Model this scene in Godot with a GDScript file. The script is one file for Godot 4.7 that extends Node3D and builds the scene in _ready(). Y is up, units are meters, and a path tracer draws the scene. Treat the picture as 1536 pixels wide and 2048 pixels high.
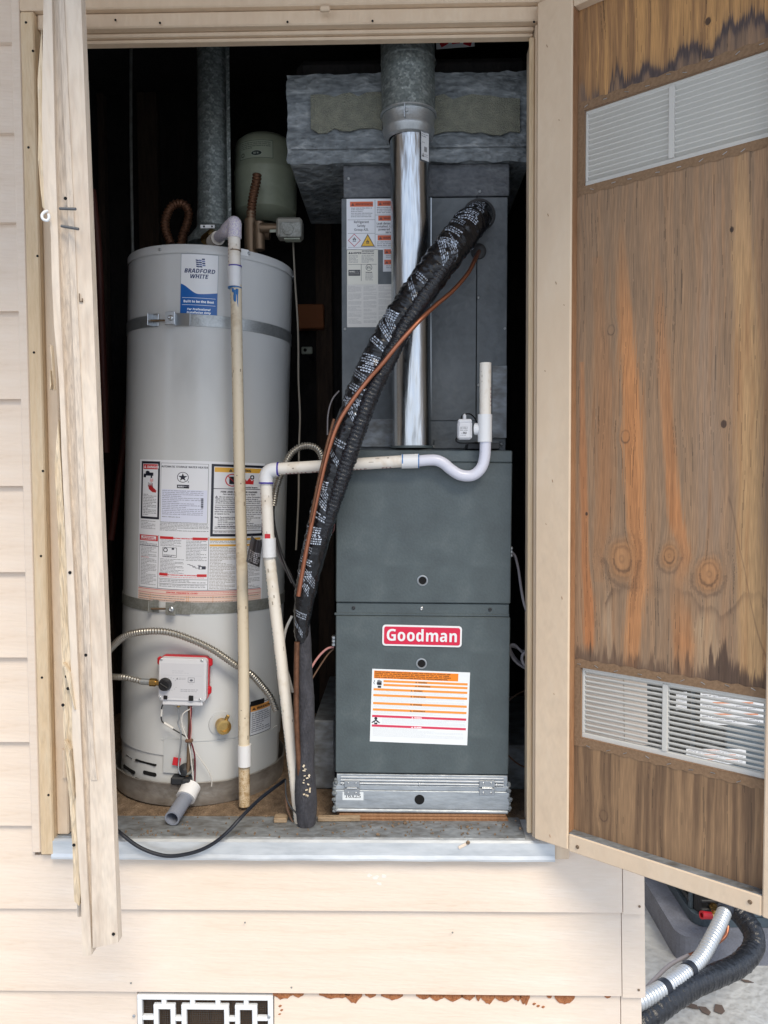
extends Node3D
# A utility closet in the side of a house: water heater, furnace, pipes and two plywood doors. Units are metres, y is up, z = 0 is the face of the siding.

const EYE := Vector3(0, 1.68, 1.88)
const LENS := 1547.0            # focal length in pixels of the 1536 x 2048 photograph
var LOOK := Basis.from_euler(Vector3(deg_to_rad(-2.5), deg_to_rad(1.2), deg_to_rad(-0.28)))
const FLOOR := 0.788            # closet floor above the ground
var M := {}
var taken := {}
var rng := RandomNumberGenerator.new()

# ------------------------------------------------------------------ survey helpers
func ray(px: float, py: float) -> Vector3:
	return LOOK * Vector3((px - 768.0) / LENS, -(py - 1024.0) / LENS, -1.0)

func at(px: float, py: float, z: float) -> Vector3:      # the point on the upright plane z that the survey photograph shows at px, py
	var d := ray(px, py)
	return EYE + d * ((z - EYE.z) / d.z)

func on_level(px: float, py: float, y: float) -> Vector3: # the same on a level plane
	var d := ray(px, py)
	return EYE + d * ((y - EYE.y) / d.y)

func loc(o: Node3D, px: float, py: float, z: float) -> Vector3:
	return o.transform.affine_inverse() * at(px, py, z)

func on_face(o: Node3D, px: float, py: float, w: float) -> Vector3:  # on the plane z = w of a thing's own axes
	var inv := o.transform.affine_inverse()
	var e := inv * EYE
	var d := inv.basis * ray(px, py)
	return e + d * ((w - e.z) / d.z)

func path(a: Array, z: float) -> PackedVector3Array:     # [px, py] or [px, py, z] rows
	var out := PackedVector3Array()
	for p in a:
		out.append(at(p[0], p[1], p[2] if p.size() > 2 else z))
	return out

var from_point := Vector3.ZERO                            # the base of the thing being built
func rel(rows: Array, z := 0.0) -> PackedVector3Array:
	var out := path(rows, z)
	for k in out.size(): out[k] -= from_point
	return out

# ------------------------------------------------------------------ scene helpers
func numbered(called: String) -> String:
	if not taken.has(called):
		taken[called] = 0
		return called
	taken[called] += 1
	return "%s_%03d" % [called, taken[called]]

func tag(o: Node3D, label: String, category: String, group := "", kind := "") -> Node3D:
	o.set_meta("label", label)
	if category: o.set_meta("category", category)
	if group: o.set_meta("group", group)
	if kind: o.set_meta("kind", kind)
	return o

func thing(called: String, label: String, category: String, pos := Vector3.ZERO, turn := Vector3.ZERO, group := "") -> Node3D:
	var o := Node3D.new()
	o.name = numbered(called)
	add_child(o, true)
	o.position = pos
	o.rotation = turn
	tag(o, label, category, group)
	return o

func put(parent: Node3D, called: String, st: SurfaceTool, m: Material) -> MeshInstance3D:
	var o := MeshInstance3D.new()
	o.name = numbered(called) if parent == self else called
	o.mesh = st.commit()
	o.material_override = m
	parent.add_child(o, true)
	return o

func struct(called: String, st: SurfaceTool, m: Material) -> MeshInstance3D:
	var o := put(self, called, st, m)
	o.set_meta("kind", "structure")
	return o

# ------------------------------------------------------------------ shapes
func mb() -> SurfaceTool:
	var st := SurfaceTool.new()
	st.begin(Mesh.PRIMITIVE_TRIANGLES)
	return st

func face(st: SurfaceTool, p: Array, n: Vector3, uv = null) -> void:
	var order := range(p.size())
	if (p[1] - p[0]).cross(p[2] - p[0]).dot(n) > 0.0:
		order.reverse()
	for k in range(1, p.size() - 1):
		for j in [0, k, k + 1]:
			var q: int = order[j]
			st.set_normal(n)
			st.set_uv(uv[q] if uv != null else Vector2(p[q].x, p[q].y))
			st.add_vertex(p[q])

func box(st: SurfaceTool, c: Vector3, s: Vector3, ch := 0.0, b := Basis()) -> void:
	var h := s / 2.0
	ch = min(ch, min(h.x, min(h.y, h.z)) * 0.9)
	var ax := [Vector3.RIGHT, Vector3.UP, Vector3.BACK]
	for a in 3:
		for sg in [-1.0, 1.0]:
			var u: int = (a + 1) % 3
			var v: int = (a + 2) % 3
			var n: Vector3 = ax[a] * sg
			var q := []
			for k in [[-1, -1], [1, -1], [1, 1], [-1, 1]]:
				q.append(c + b * (n * h[a] + ax[u] * k[0] * (h[u] - ch) + ax[v] * k[1] * (h[v] - ch)))
			face(st, q, b * n)
			if ch > 0.0:
				for sg2 in [-1.0, 1.0]:
					var n2: Vector3 = ax[u] * sg2
					var e := []
					for k in [[0, -1], [0, 1], [1, 1], [1, -1]]:
						var f: Vector3 = (n * h[a] + n2 * (h[u] - ch)) if k[0] == 0 else (n * (h[a] - ch) + n2 * h[u])
						e.append(c + b * (f + ax[v] * k[1] * (h[v] - ch)))
					face(st, e, (b * (n + n2)).normalized())
	if ch > 0.0:
		for x in [-1.0, 1.0]:
			for y in [-1.0, 1.0]:
				for z in [-1.0, 1.0]:
					face(st, [c + b * Vector3(x * h.x, y * (h.y - ch), z * (h.z - ch)), c + b * Vector3(x * (h.x - ch), y * h.y, z * (h.z - ch)), c + b * Vector3(x * (h.x - ch), y * (h.y - ch), z * h.z)], (b * Vector3(x, y, z)).normalized())

func span(st: SurfaceTool, lo: Vector3, hi: Vector3, ch := 0.0) -> void:
	box(st, (lo + hi) / 2.0, (hi - lo).abs(), ch)

func smooth(p: PackedVector3Array, n := 8) -> PackedVector3Array:     # Catmull-Rom through the points
	var out := PackedVector3Array()
	for i in p.size() - 1:
		var a := p[max(i - 1, 0)]
		var d := p[min(i + 2, p.size() - 1)]
		for k in n:
			out.append(p[i].cubic_interpolate(p[i + 1], a, d, float(k) / n))
	out.append(p[p.size() - 1])
	return out

# radius: a number, or an array with one number per point; swell: Callable(distance, turn) -> factor
func tube(st: SurfaceTool, p: PackedVector3Array, radius, seg := 12, caps := true, swell = null, hollow := 0.0) -> void:
	var n := p.size()
	var along := 0.0
	var side := Vector3.ZERO
	var rings := []
	var dist := []
	for i in n:
		var t := (p[min(i + 1, n - 1)] - p[max(i - 1, 0)]).normalized()
		if i == 0:
			side = t.cross(Vector3.UP if abs(t.y) < 0.9 else Vector3.RIGHT).normalized()
		else:
			along += p[i].distance_to(p[i - 1])
			side = (side - t * side.dot(t)).normalized()
		var up := t.cross(side)
		var r: float = radius[min(i, radius.size() - 1)] if radius is Array or radius is PackedFloat32Array else radius
		var ring := PackedVector3Array()
		for k in seg + 1:
			var a := TAU * k / seg
			var f: float = 1.0 if swell == null else swell.call(along, a)
			ring.append(p[i] + (side * cos(a) + up * sin(a)) * r * f)
		rings.append(ring)
		dist.append(along)
	var nor := []
	for i in n:
		var row := PackedVector3Array()
		for k in seg + 1:
			var du: Vector3 = rings[i][(k + 1) % seg] - rings[i][(k - 1 + seg) % seg]
			var dv: Vector3 = rings[min(i + 1, n - 1)][k] - rings[max(i - 1, 0)][k]
			var q := du.cross(dv).normalized()
			var o: Vector3 = rings[i][k] - p[i]
			row.append(q if q.dot(o) > 0.0 else -q)
		nor.append(row)
	for i in n - 1:
		for k in seg:
			var turned: bool = (rings[i][k + 1] - rings[i][k]).cross(rings[i + 1][k + 1] - rings[i][k]).dot(nor[i][k]) > 0.0
			for c in [[0, 0], [1, 1], [0, 1], [0, 0], [1, 0], [1, 1]] if turned else [[0, 0], [0, 1], [1, 1], [0, 0], [1, 1], [1, 0]]:
				st.set_normal(nor[i + c[0]][k + c[1]])
				st.set_uv(Vector2(float(k + c[1]) / seg, dist[i + c[0]]))
				st.add_vertex(rings[i + c[0]][k + c[1]])
	if caps:
		for e in [[0, 1], [n - 1, n - 2]]:
			var out: Vector3 = (p[e[0]] - p[e[1]]).normalized()
			var ring: PackedVector3Array = rings[e[0]]
			if hollow > 0.0 and e[0] == n - 1:
				for k in seg:
					var a := ring[k]
					var b := ring[k + 1]
					var ai := p[n - 1] + (a - p[n - 1]) * hollow
					var bi := p[n - 1] + (b - p[n - 1]) * hollow
					face(st, [a, b, bi, ai], out)
					var deep := -out * 0.06
					face(st, [ai, bi, bi + deep, ai + deep], -((ai + bi) / 2 - p[n - 1]).normalized())
				continue
			var q := []
			for k in seg: q.append(ring[k])
			face(st, q, out)

func cyl(st: SurfaceTool, a: Vector3, b: Vector3, r: float, seg := 14, r2 := -1.0) -> void:
	tube(st, PackedVector3Array([a, b]), [r, r if r2 < 0 else r2], seg)

# profile of (radius, height), turned round the y axis of xf; bend: Callable(turn, height) -> factor on the radius
func lathe(st: SurfaceTool, prof: Array, seg := 40, xf := Transform3D(), bend = null) -> void:
	for i in prof.size() - 1:
		var a: Vector2 = prof[i]
		var b: Vector2 = prof[i + 1]
		var nn := Vector2(b.y - a.y, a.x - b.x).normalized()
		var na := nn
		var nb := nn
		if i > 0:
			var pr: Vector2 = prof[i - 1]
			var m := Vector2(a.y - pr.y, pr.x - a.x).normalized()
			if m.dot(nn) > 0.8: na = (m + nn).normalized()
		if i < prof.size() - 2:
			var nx: Vector2 = prof[i + 2]
			var m := Vector2(nx.y - b.y, b.x - nx.x).normalized()
			if m.dot(nn) > 0.8: nb = (m + nn).normalized()
		for k in seg:
			var q := []
			for c in [[k, a, na, i], [k + 1, a, na, i], [k + 1, b, nb, i + 1], [k, b, nb, i + 1]]:
				var t: float = TAU * c[0] / seg
				var d := Vector3(sin(t), 0, cos(t))
				var f: float = 1.0 if bend == null else bend.call(t, c[1].y)
				q.append([xf * (d * c[1].x * f + Vector3(0, c[1].y, 0)), (xf.basis * (d * c[2].x + Vector3(0, c[2].y, 0))).normalized(), Vector2(float(c[0]) / seg, c[1].y)])
			var turned: bool = (q[1][0] - q[0][0]).cross(q[2][0] - q[0][0]).dot(q[0][1] + q[2][1]) > 0.0
			for j in [0, 2, 1, 0, 3, 2] if turned else [0, 1, 2, 0, 2, 3]:
				st.set_normal(q[j][1])
				st.set_uv(q[j][2])
				st.add_vertex(q[j][0])

func prism(st: SurfaceTool, poly: PackedVector2Array, z0: float, z1: float, xf := Transform3D()) -> void:
	if Geometry2D.is_polygon_clockwise(poly): poly.reverse()
	var tri := Geometry2D.triangulate_polygon(poly)
	for z in [z0, z1]:
		for k in range(0, tri.size(), 3):
			face(st, [xf * Vector3(poly[tri[k]].x, poly[tri[k]].y, z), xf * Vector3(poly[tri[k + 1]].x, poly[tri[k + 1]].y, z), xf * Vector3(poly[tri[k + 2]].x, poly[tri[k + 2]].y, z)], xf.basis * Vector3(0, 0, 1.0 if z == max(z0, z1) else -1.0))
	for k in poly.size():
		var a := poly[k]
		var b := poly[(k + 1) % poly.size()]
		var n := Vector3(b.y - a.y, a.x - b.x, 0).normalized()
		face(st, [xf * Vector3(a.x, a.y, z0), xf * Vector3(b.x, b.y, z0), xf * Vector3(b.x, b.y, z1), xf * Vector3(a.x, a.y, z1)], xf.basis * n)

func rounded(w: float, h: float, r: float, n := 5) -> PackedVector2Array:
	var out := PackedVector2Array()
	for c in [[1, 1, 0], [-1, 1, 1], [-1, -1, 2], [1, -1, 3]]:
		for k in n + 1:
			var a: float = PI / 2 * (c[2] + float(k) / n)
			out.append(Vector2(c[0] * (w / 2 - r) + cos(a) * r, c[1] * (h / 2 - r) + sin(a) * r))
	return out

# a thin printed sheet: c is its middle, on the face of xf's z axis
func sheet(st: SurfaceTool, c: Vector3, w: float, h: float, b := Basis(), t := 0.0008) -> void:
	var x := b.x * w / 2
	var y := b.y * h / 2
	var z := b.z * t
	face(st, [c - x + y + z, c + x + y + z, c + x - y + z, c - x - y + z], b.z, [Vector2(0, 0), Vector2(1, 0), Vector2(1, 1), Vector2(0, 1)])
	var e := Vector2(0.004, 0.004)
	for s in [[-x + y, x + y, b.y], [x + y, x - y, b.x], [x - y, -x - y, -b.y], [-x - y, -x + y, -b.x]]:
		face(st, [c + s[0], c + s[1], c + s[1] + z, c + s[0] + z], s[2], [e, e, e, e])

# a thin sheet wrapped on a cylinder round the y axis: from turn t0 to t1, height y0 to y1
func wrap_sheet(st: SurfaceTool, r: float, t0: float, t1: float, y0: float, y1: float, thick := 0.0008, n := 16) -> void:
	var R := r + thick
	for k in n:
		var q := []
		for c in [[k, y1], [k + 1, y1], [k + 1, y0], [k, y0]]:
			var t: float = lerp(t0, t1, float(c[0]) / n)
			q.append([Vector3(sin(t) * R, c[1], cos(t) * R), Vector3(sin(t), 0, cos(t)), Vector2(float(c[0]) / n, 0.0 if c[1] == y1 else 1.0)])
		for j in [0, 1, 2, 0, 2, 3]:
			st.set_normal(q[j][1])
			st.set_uv(q[j][2])
			st.add_vertex(q[j][0])
		for e in [[0, 1, Vector3.UP], [3, 2, Vector3.DOWN]]:
			var a: Vector3 = q[e[0]][0]
			var b: Vector3 = q[e[1]][0]
			var s := Vector3(r / R, 1, r / R)
			face(st, [a, b, b * s, a * s], e[2], [Vector2(.5, .01), Vector2(.5, .01), Vector2(.5, .01), Vector2(.5, .01)])
	for t in [t0, t1]:
		var d := Vector3(sin(t), 0, cos(t))
		face(st, [d * r + Vector3(0, y0, 0), d * R + Vector3(0, y0, 0), d * R + Vector3(0, y1, 0), d * r + Vector3(0, y1, 0)], Vector3(cos(t), 0, -sin(t)) * (1.0 if t == t1 else -1.0), [Vector2(.5, .01), Vector2(.5, .01), Vector2(.5, .01), Vector2(.5, .01)])

func letters(parent: Node3D, called: String, words: String, height: float, m: Material, xf: Transform3D, depth := 0.0012, bold := true) -> MeshInstance3D:
	var f := SystemFont.new()
	f.font_names = PackedStringArray(["Droid Sans"])
	f.font_weight = 700 if bold else 400
	var t := TextMesh.new()
	t.text = words
	t.font = f
	t.font_size = 64
	t.pixel_size = height / 46.0
	t.depth = depth
	t.curve_step = 0.6
	var o := MeshInstance3D.new()
	o.name = called
	o.mesh = t
	o.material_override = m
	o.transform = xf
	parent.add_child(o, true)
	return o

func screw(parent: Node3D, p: Vector3, r := 0.0035, m: Material = null, n := Vector3.BACK) -> void:
	var st := mb()
	var y := n
	var x := y.cross(Vector3(0.3, 0.8, 0.1)).normalized()
	lathe(st, [Vector2(r, 0), Vector2(r * 0.95, r * 0.35), Vector2(r * 0.55, r * 0.6), Vector2(r * 0.3, r * 0.45), Vector2(0, r * 0.4)], 10, Transform3D(Basis(x, y, x.cross(y)), p))
	put(parent, "screw", st, M.steel if m == null else m)

# ------------------------------------------------------------------ textures and materials
func noise(w: int, h: int, seed_: int, freq: float, oct := 4, kind := FastNoiseLite.TYPE_SIMPLEX_SMOOTH, seamless := true) -> PackedByteArray:
	var n := FastNoiseLite.new()
	n.seed = seed_
	n.noise_type = kind
	n.frequency = freq
	n.fractal_octaves = oct
	if kind == FastNoiseLite.TYPE_CELLULAR:
		n.cellular_return_type = FastNoiseLite.RETURN_CELL_VALUE
		n.fractal_type = FastNoiseLite.FRACTAL_NONE
	var im := n.get_seamless_image(w, h) if seamless else n.get_image(w, h)
	im.convert(Image.FORMAT_L8)
	return im.get_data()

# layers: [[bytes, weight], ...]; stops: [[0..1, Color], ...]
func ramp_image(w: int, h: int, layers: Array, stops: Array) -> Image:
	var lut := []
	for i in 256:
		var t := i / 255.0
		var c: Color = stops[0][1]
		for k in stops.size() - 1:
			if t >= stops[k][0]:
				c = stops[k][1].lerp(stops[k + 1][1], clampf((t - stops[k][0]) / maxf(stops[k + 1][0] - stops[k][0], 1e-4), 0, 1))
		lut.append([int(c.r * 255), int(c.g * 255), int(c.b * 255)])
	var out := PackedByteArray()
	out.resize(w * h * 3)
	var a: PackedByteArray = layers[0][0]
	var wa: float = layers[0][1]
	var b: PackedByteArray = layers[1][0] if layers.size() > 1 else a
	var wb: float = layers[1][1] if layers.size() > 1 else 0.0
	for i in w * h:
		var v = lut[clampi(int(a[i] * wa + b[i] * wb), 0, 255)]
		out[i * 3] = v[0]
		out[i * 3 + 1] = v[1]
		out[i * 3 + 2] = v[2]
	return Image.create_from_data(w, h, false, Image.FORMAT_RGB8, out)

func tex(im: Image) -> ImageTexture:
	im.generate_mipmaps()
	return ImageTexture.create_from_image(im)

func normal_of(bytes: PackedByteArray, w: int, h: int, strength: float) -> ImageTexture:
	var im := Image.create_from_data(w, h, false, Image.FORMAT_L8, bytes)
	im.convert(Image.FORMAT_RGBA8)
	im.bump_map_to_normal_map(strength)
	return tex(im)

func flat(c: Color, rough := 0.6, metal := 0.0) -> StandardMaterial3D:
	var m := StandardMaterial3D.new()
	m.albedo_color = c
	m.roughness = rough
	m.metallic = metal
	return m

func c8(r: int, g: int, b: int) -> Color:
	return Color8(r, g, b)

# a material with a triplanar colour texture
func grain(stops: Array, seed_: int, f1: float, f2: float, mix2: float, rough: float, scale: Vector3, metal := 0.0, bump := 0.0, world := true, kind2 := FastNoiseLite.TYPE_SIMPLEX_SMOOTH, size := 256) -> StandardMaterial3D:
	var a := noise(size, size, seed_, f1)
	var b := noise(size, size, seed_ + 7, f2, 3, kind2)
	var m := flat(Color.WHITE, rough, metal)
	m.albedo_texture = tex(ramp_image(size, size, [[a, 1.0 - mix2], [b, mix2]], stops))
	if bump > 0.0:
		m.normal_enabled = true
		m.normal_texture = normal_of(b, size, size, bump)
	m.uv1_triplanar = true
	m.uv1_world_triplanar = world
	m.uv1_scale = scale
	return m

func printed(im: Image, rough := 0.45) -> StandardMaterial3D:
	var m := flat(Color.WHITE, rough)
	m.albedo_texture = tex(im)
	return m

# --- print: words from the font's own glyph pictures
var ink := {}
func fonts(bold: bool, serif: bool) -> RID:
	var key := "f%s%s" % [bold, serif]
	if not ink.has(key):
		var f := SystemFont.new()
		f.font_names = PackedStringArray(["Droid Serif" if serif else "Droid Sans"])
		f.font_weight = 700 if bold else 400
		ink[key] = [f, f.get_rids()[0]]
	return ink[key][1]

func write(im: Image, words: String, x: float, y: float, size: int, color: Color, bold := false, serif := false, centre := false) -> void:
	var ts := TextServerManager.get_primary_interface()
	var rid := fonts(bold, serif)
	var sz := Vector2i(size, 0)
	var glyphs := []
	var width := 0.0
	for k in words.length():
		var g := ts.font_get_glyph_index(rid, size, words.unicode_at(k), 0)
		ts.font_render_glyph(rid, sz, g)
		glyphs.append(g)
		width += ts.font_get_glyph_advance(rid, size, g).x
	if centre: x -= width / 2
	var key := "%s%s%s" % [color.to_html(), bold, size] + str(serif)
	var mask := ts.font_get_texture_image(rid, sz, 0).duplicate() as Image
	if not ink.has(key) or ink[key].get_size() != mask.get_size():
		ink[key] = Image.create_empty(mask.get_width(), mask.get_height(), false, Image.FORMAT_RGBA8)
		ink[key].fill(color)
	mask.convert(Image.FORMAT_RGBA8)
	for g in glyphs:
		var r := ts.font_get_glyph_uv_rect(rid, sz, g)
		var off := ts.font_get_glyph_offset(rid, sz, g)
		if ts.font_get_glyph_texture_idx(rid, sz, g) == 0:
			im.blend_rect_mask(ink[key], mask, Rect2i(r), Vector2i(Vector2(x, y) + off))
		x += ts.font_get_glyph_advance(rid, size, g).x

func paper(w: int, h: int, c: Color) -> Image:
	var im := Image.create_empty(w, h, false, Image.FORMAT_RGBA8)
	im.fill(c)
	return im

func bar(im: Image, x: float, y: float, w: float, h: float, c: Color) -> void:
	im.fill_rect(Rect2i(int(x), int(y), int(w), int(h)), c)

func frame_of(im: Image, x: float, y: float, w: float, h: float, t: float, c: Color) -> void:
	bar(im, x, y, w, t, c); bar(im, x, y + h - t, w, t, c); bar(im, x, y, t, h, c); bar(im, x + w - t, y, t, h, c)

# rows of print too small to read
func fine_print(im: Image, x: float, y: float, w: float, rows: int, step: float, c: Color, tall := 0.45) -> void:
	for k in rows:
		var end := x + w * (1.0 if rng.randf() < 0.7 else rng.randf_range(0.35, 0.9))
		var p := x
		while p < end - 3:
			var word := rng.randf_range(step * 0.7, step * 2.6)
			var q := p
			while q < min(p + word, end):
				var t := step * tall * rng.randf_range(0.75, 1.15)
				bar(im, q, y + k * step + step * tall - t, max(1.0, step * 0.2), max(1.0, t), c)
				q += max(2.0, step * 0.28)
			p += word + step * 0.4

func fill_poly(im: Image, pts: Array, c: Color) -> void:
	var lo := 1e9
	var hi := -1e9
	for p in pts:
		lo = min(lo, p.y); hi = max(hi, p.y)
	for y in range(max(0, int(lo)), min(im.get_height(), int(hi) + 1)):
		var xs := []
		for k in pts.size():
			var a: Vector2 = pts[k]
			var b: Vector2 = pts[(k + 1) % pts.size()]
			if (a.y <= y + 0.5) != (b.y <= y + 0.5):
				xs.append(a.x + (y + 0.5 - a.y) / (b.y - a.y) * (b.x - a.x))
		xs.sort()
		for k in range(0, xs.size() - 1, 2):
			bar(im, xs[k], y, max(1.0, xs[k + 1] - xs[k]), 1, c)

func ring(im: Image, cx: float, cy: float, r: float, t: float, c: Color, sx := 1.0) -> void:
	for k in 96:
		var a := TAU * k / 96
		bar(im, cx + cos(a) * r * sx - t / 2, cy + sin(a) * r - t / 2, t, t, c)

func blob(im: Image, cx: float, cy: float, rx: float, ry: float, c: Color) -> void:
	var q := []
	for k in 28: q.append(Vector2(cx + cos(TAU * k / 28) * rx, cy + sin(TAU * k / 28) * ry))
	fill_poly(im, q, c)

func warn_mark(im: Image, cx: float, cy: float, s: float, c: Color, inner: Color) -> void:
	fill_poly(im, [Vector2(cx, cy - s), Vector2(cx + s * 1.05, cy + s * 0.8), Vector2(cx - s * 1.05, cy + s * 0.8)], c)
	bar(im, cx - s * 0.12, cy - s * 0.35, max(1.0, s * 0.24), s * 0.65, inner)
	bar(im, cx - s * 0.12, cy + s * 0.42, max(1.0, s * 0.24), s * 0.22, inner)

func flame(im: Image, cx: float, cy: float, s: float, c: Color, gap: Color) -> void:
	fill_poly(im, [Vector2(cx - s * .5, cy + s * .3), Vector2(cx - s * .6, cy - s * .2), Vector2(cx - s * .35, cy - s * .5), Vector2(cx - s * .3, cy - s * .1), Vector2(cx, cy - s * 1.1), Vector2(cx + s * .2, cy - s * .3), Vector2(cx + s * .4, cy - s * .55), Vector2(cx + s * .6, cy), Vector2(cx + s * .45, cy + s * .3)], c)
	fill_poly(im, [Vector2(cx, cy - s * .35), Vector2(cx + s * .22, cy + s * .25), Vector2(cx - s * .22, cy + s * .25)], gap)
	bar(im, cx - s * .6, cy + s * .5, s * 1.2, s * .18, c)

func brand_sticker() -> Image:
	var im := paper(320, 560, c8(228, 230, 234))
	var navy := c8(20, 38, 92)
	var blue := c8(16, 92, 168)
	var q := []
	for k in 33:
		var x := 320.0 * k / 32
		q.append(Vector2(x, 262 + 70 * smoothstep(0.0, 0.5, x / 320) + 18 * sin(x / 320 * 3.1)))
	q.append(Vector2(320, 560)); q.append(Vector2(0, 560))
	fill_poly(im, q, blue)
	for k in 4:                                                  # the waving flag
		for j in 3:
			var x0 := 128.0 + j * 26 + k * 2
			var y0 := 44.0 + k * 18 + sin(j * 1.6 + 0.6) * 7
			fill_poly(im, [Vector2(x0, y0), Vector2(x0 + 25, y0 + 5 - j * 3), Vector2(x0 + 27, y0 + 17 - j * 3), Vector2(x0 + 2, y0 + 12)], navy if (k + j) % 2 == 0 or j == 0 else c8(96, 112, 160))
	slanted(im, "BRADFORD", 160, 166, 50, navy)
	slanted(im, "WHITE", 156, 214, 50, navy)
	bar(im, 18, 384, 284, 3, Color.WHITE); bar(im, 18, 446, 284, 3, Color.WHITE)
	write(im, "Built to be the Best", 160, 427, 28, Color.WHITE, true, false, true)
	slanted(im, "For Professional", 160, 494, 25, Color.WHITE)
	slanted(im, "Installation Only", 160, 522, 25, Color.WHITE)
	frame_of(im, 0, 0, 320, 560, 4, c8(150, 158, 168))
	return im

func slanted(im: Image, words: String, cx: float, base: float, size: int, c: Color) -> void:   # italic: rows shifted
	var w := 420
	var t := paper(w, size * 2, Color(c.r, c.g, c.b, 0))
	write(t, words, w / 2.0, size * 1.4, size, c, true, false, true)
	for y in size * 2:
		im.blend_rect(t, Rect2i(0, y, w, 1), Vector2i(int(cx - w / 2.0 + (size * 1.4 - y) * 0.2), int(base - size * 1.4 + y)))

func heater_label() -> Image:                                    # 4 pixels to one of the survey photograph; corner at 277, 920
	var W := c8(224, 226, 232)
	var K := c8(22, 24, 40)
	var G := c8(52, 54, 66)
	var R := c8(196, 34, 40)
	var Y := c8(224, 172, 66)
	var im := paper(1000, 1150, W)
	# danger
	bar(im, 20, 14, 178, 470, K); bar(im, 36, 34, 146, 432, W)
	bar(im, 40, 38, 138, 40, R); warn_mark(im, 60, 58, 13, W, R); write(im, "DANGER", 80, 70, 27, W, true)
	bar(im, 66, 106, 74, 26, K); bar(im, 44, 116, 26, 30, K); blob(im, 86, 104, 20, 12, K); bar(im, 116, 124, 14, 26, K)
	for k in 5: bar(im, 112 + k * 6, 152 + (k % 3) * 5, 3, 26, c8(214, 90, 84))
	fill_poly(im, [Vector2(92, 196), Vector2(110, 222), Vector2(106, 186), Vector2(122, 220), Vector2(130, 190), Vector2(142, 226), Vector2(172, 252), Vector2(166, 268), Vector2(134, 264), Vector2(100, 240)], c8(170, 28, 34))
	for k in 4: bar(im, 92 + k * 13, 186 + (k % 2) * 6, 4, 34, K)
	fine_print(im, 46, 282, 124, 14, 12.6, G, 0.5)
	# rating plate
	frame_of(im, 206, 24, 350, 480, 2, G)
	write(im, "AUTOMATIC STORAGE WATER HEATER", 381, 60, 20, K, false, false, true)
	ring(im, 376, 136, 40, 4, K)
	var star := []
	for k in 10: star.append(Vector2(376 + sin(PI * k / 5) * (34 if k % 2 == 0 else 14), 136 - cos(PI * k / 5) * (34 if k % 2 == 0 else 14)))
	fill_poly(im, star, K); write(im, "R", 412, 176, 12, K)
	bar(im, 334, 196, 88, 28, K); write(im, "AHRI", 340, 217, 18, W, true); fine_print(im, 384, 206, 34, 1, 12, W)
	bar(im, 214, 236, 336, 262, c8(214, 218, 236))
	fine_print(im, 222, 244, 300, 14, 14.6, c8(58, 60, 92), 0.42); fine_print(im, 222, 456, 140, 1, 14, G)
	for k in 14: bar(im, 508, 300 + k * 6, 16, 3 + k % 3, K)
	fine_print(im, 206, 500, 356, 7, 11, G, 0.48); fine_print(im, 26, 500, 140, 6, 12, G, 0.4)
	# warning
	bar(im, 576, 20, 424, 588, K); bar(im, 594, 40, 388, 546, W)
	bar(im, 598, 46, 380, 38, Y); warn_mark(im, 714, 68, 13, K, Y); write(im, "WARNING", 736, 78, 28, K, true)
	ring(im, 726, 148, 48, 7, R); bar(im, 704, 118, 54, 62, K)
	for k in 22: bar(im, 694 + k * 3, 116 + k * 3, 7, 5, R)
	fill_poly(im, [Vector2(780, 176), Vector2(788, 140), Vector2(806, 158), Vector2(822, 130), Vector2(840, 152), Vector2(862, 124), Vector2(880, 150), Vector2(900, 138), Vector2(896, 178)], R)
	ring(im, 884, 120, 14, 8, K)
	write(im, "Flammable Vapors", 790, 210, 16, K, true)
	bar(im, 594, 216, 388, 5, K)
	write(im, "FIRE AND EXPLOSION HAZARD", 788, 250, 20, K, true, false, true); write(im, "Can result in serious injury or death", 788, 268, 16, K, false, false, true)
	warn_mark(im, 616, 284, 10, K, W)
	write(im, "Do not store or use gasoline or other flammable", 634, 290, 15, G); write(im, "liquids in the vicinity of this or any other appliance. Storage or", 608, 306, 12, G)
	write(im, "use of gasoline or other flammable vapors or liquids in the vicinity", 608, 322, 12, G); write(im, "of this or any other appliance can result in serious injury or death.", 608, 338, 12, G)
	bar(im, 606, 350, 372, 4, K)
	write(im, "Vapors from flammable", 604, 374, 15, G); write(im, "liquids can explode and", 604, 392, 15, G); write(im, "catch fire causing death", 604, 410, 15, G); write(im, "or severe burns.", 604, 428, 15, G)
	write(im, "Keep flammable products:", 604, 456, 15, G); fine_print(im, 628, 462, 150, 5, 15, G, 0.5); fine_print(im, 792, 364, 184, 11, 15, G, 0.5)
	bar(im, 606, 528, 372, 4, K); fine_print(im, 606, 538, 370, 1, 13, G, 0.6); bar(im, 594, 560, 388, 4, K); fine_print(im, 606, 568, 370, 1, 14, G, 0.6)
	# safety, operating instructions
	bar(im, 14, 616, 178, 46, R); bar(im, 30, 624, 146, 30, W); write(im, "FOR YOUR SAFETY", 103, 638, 13, R, true, false, true); write(im, "READ BEFORE OPERATING", 103, 651, 11, R, true, false, true)
	fine_print(im, 20, 674, 164, 3, 11, G, 0.5); bar(im, 12, 702, 184, 4, G); fine_print(im, 32, 716, 150, 27, 11.6, G, 0.42); fine_print(im, 32, 796, 120, 1, 12, R)
	bar(im, 196, 612, 3, 436, G); bar(im, 12, 612, 3, 436, G)
	bar(im, 208, 618, 106, 22, R); bar(im, 454, 618, 106, 22, R); write(im, "OPERATING INSTRUCTIONS", 384, 635, 15, R, true, false, true)
	fine_print(im, 214, 646, 160, 5, 11, G, 0.42); fine_print(im, 410, 646, 146, 14, 12, G, 0.45)
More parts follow.
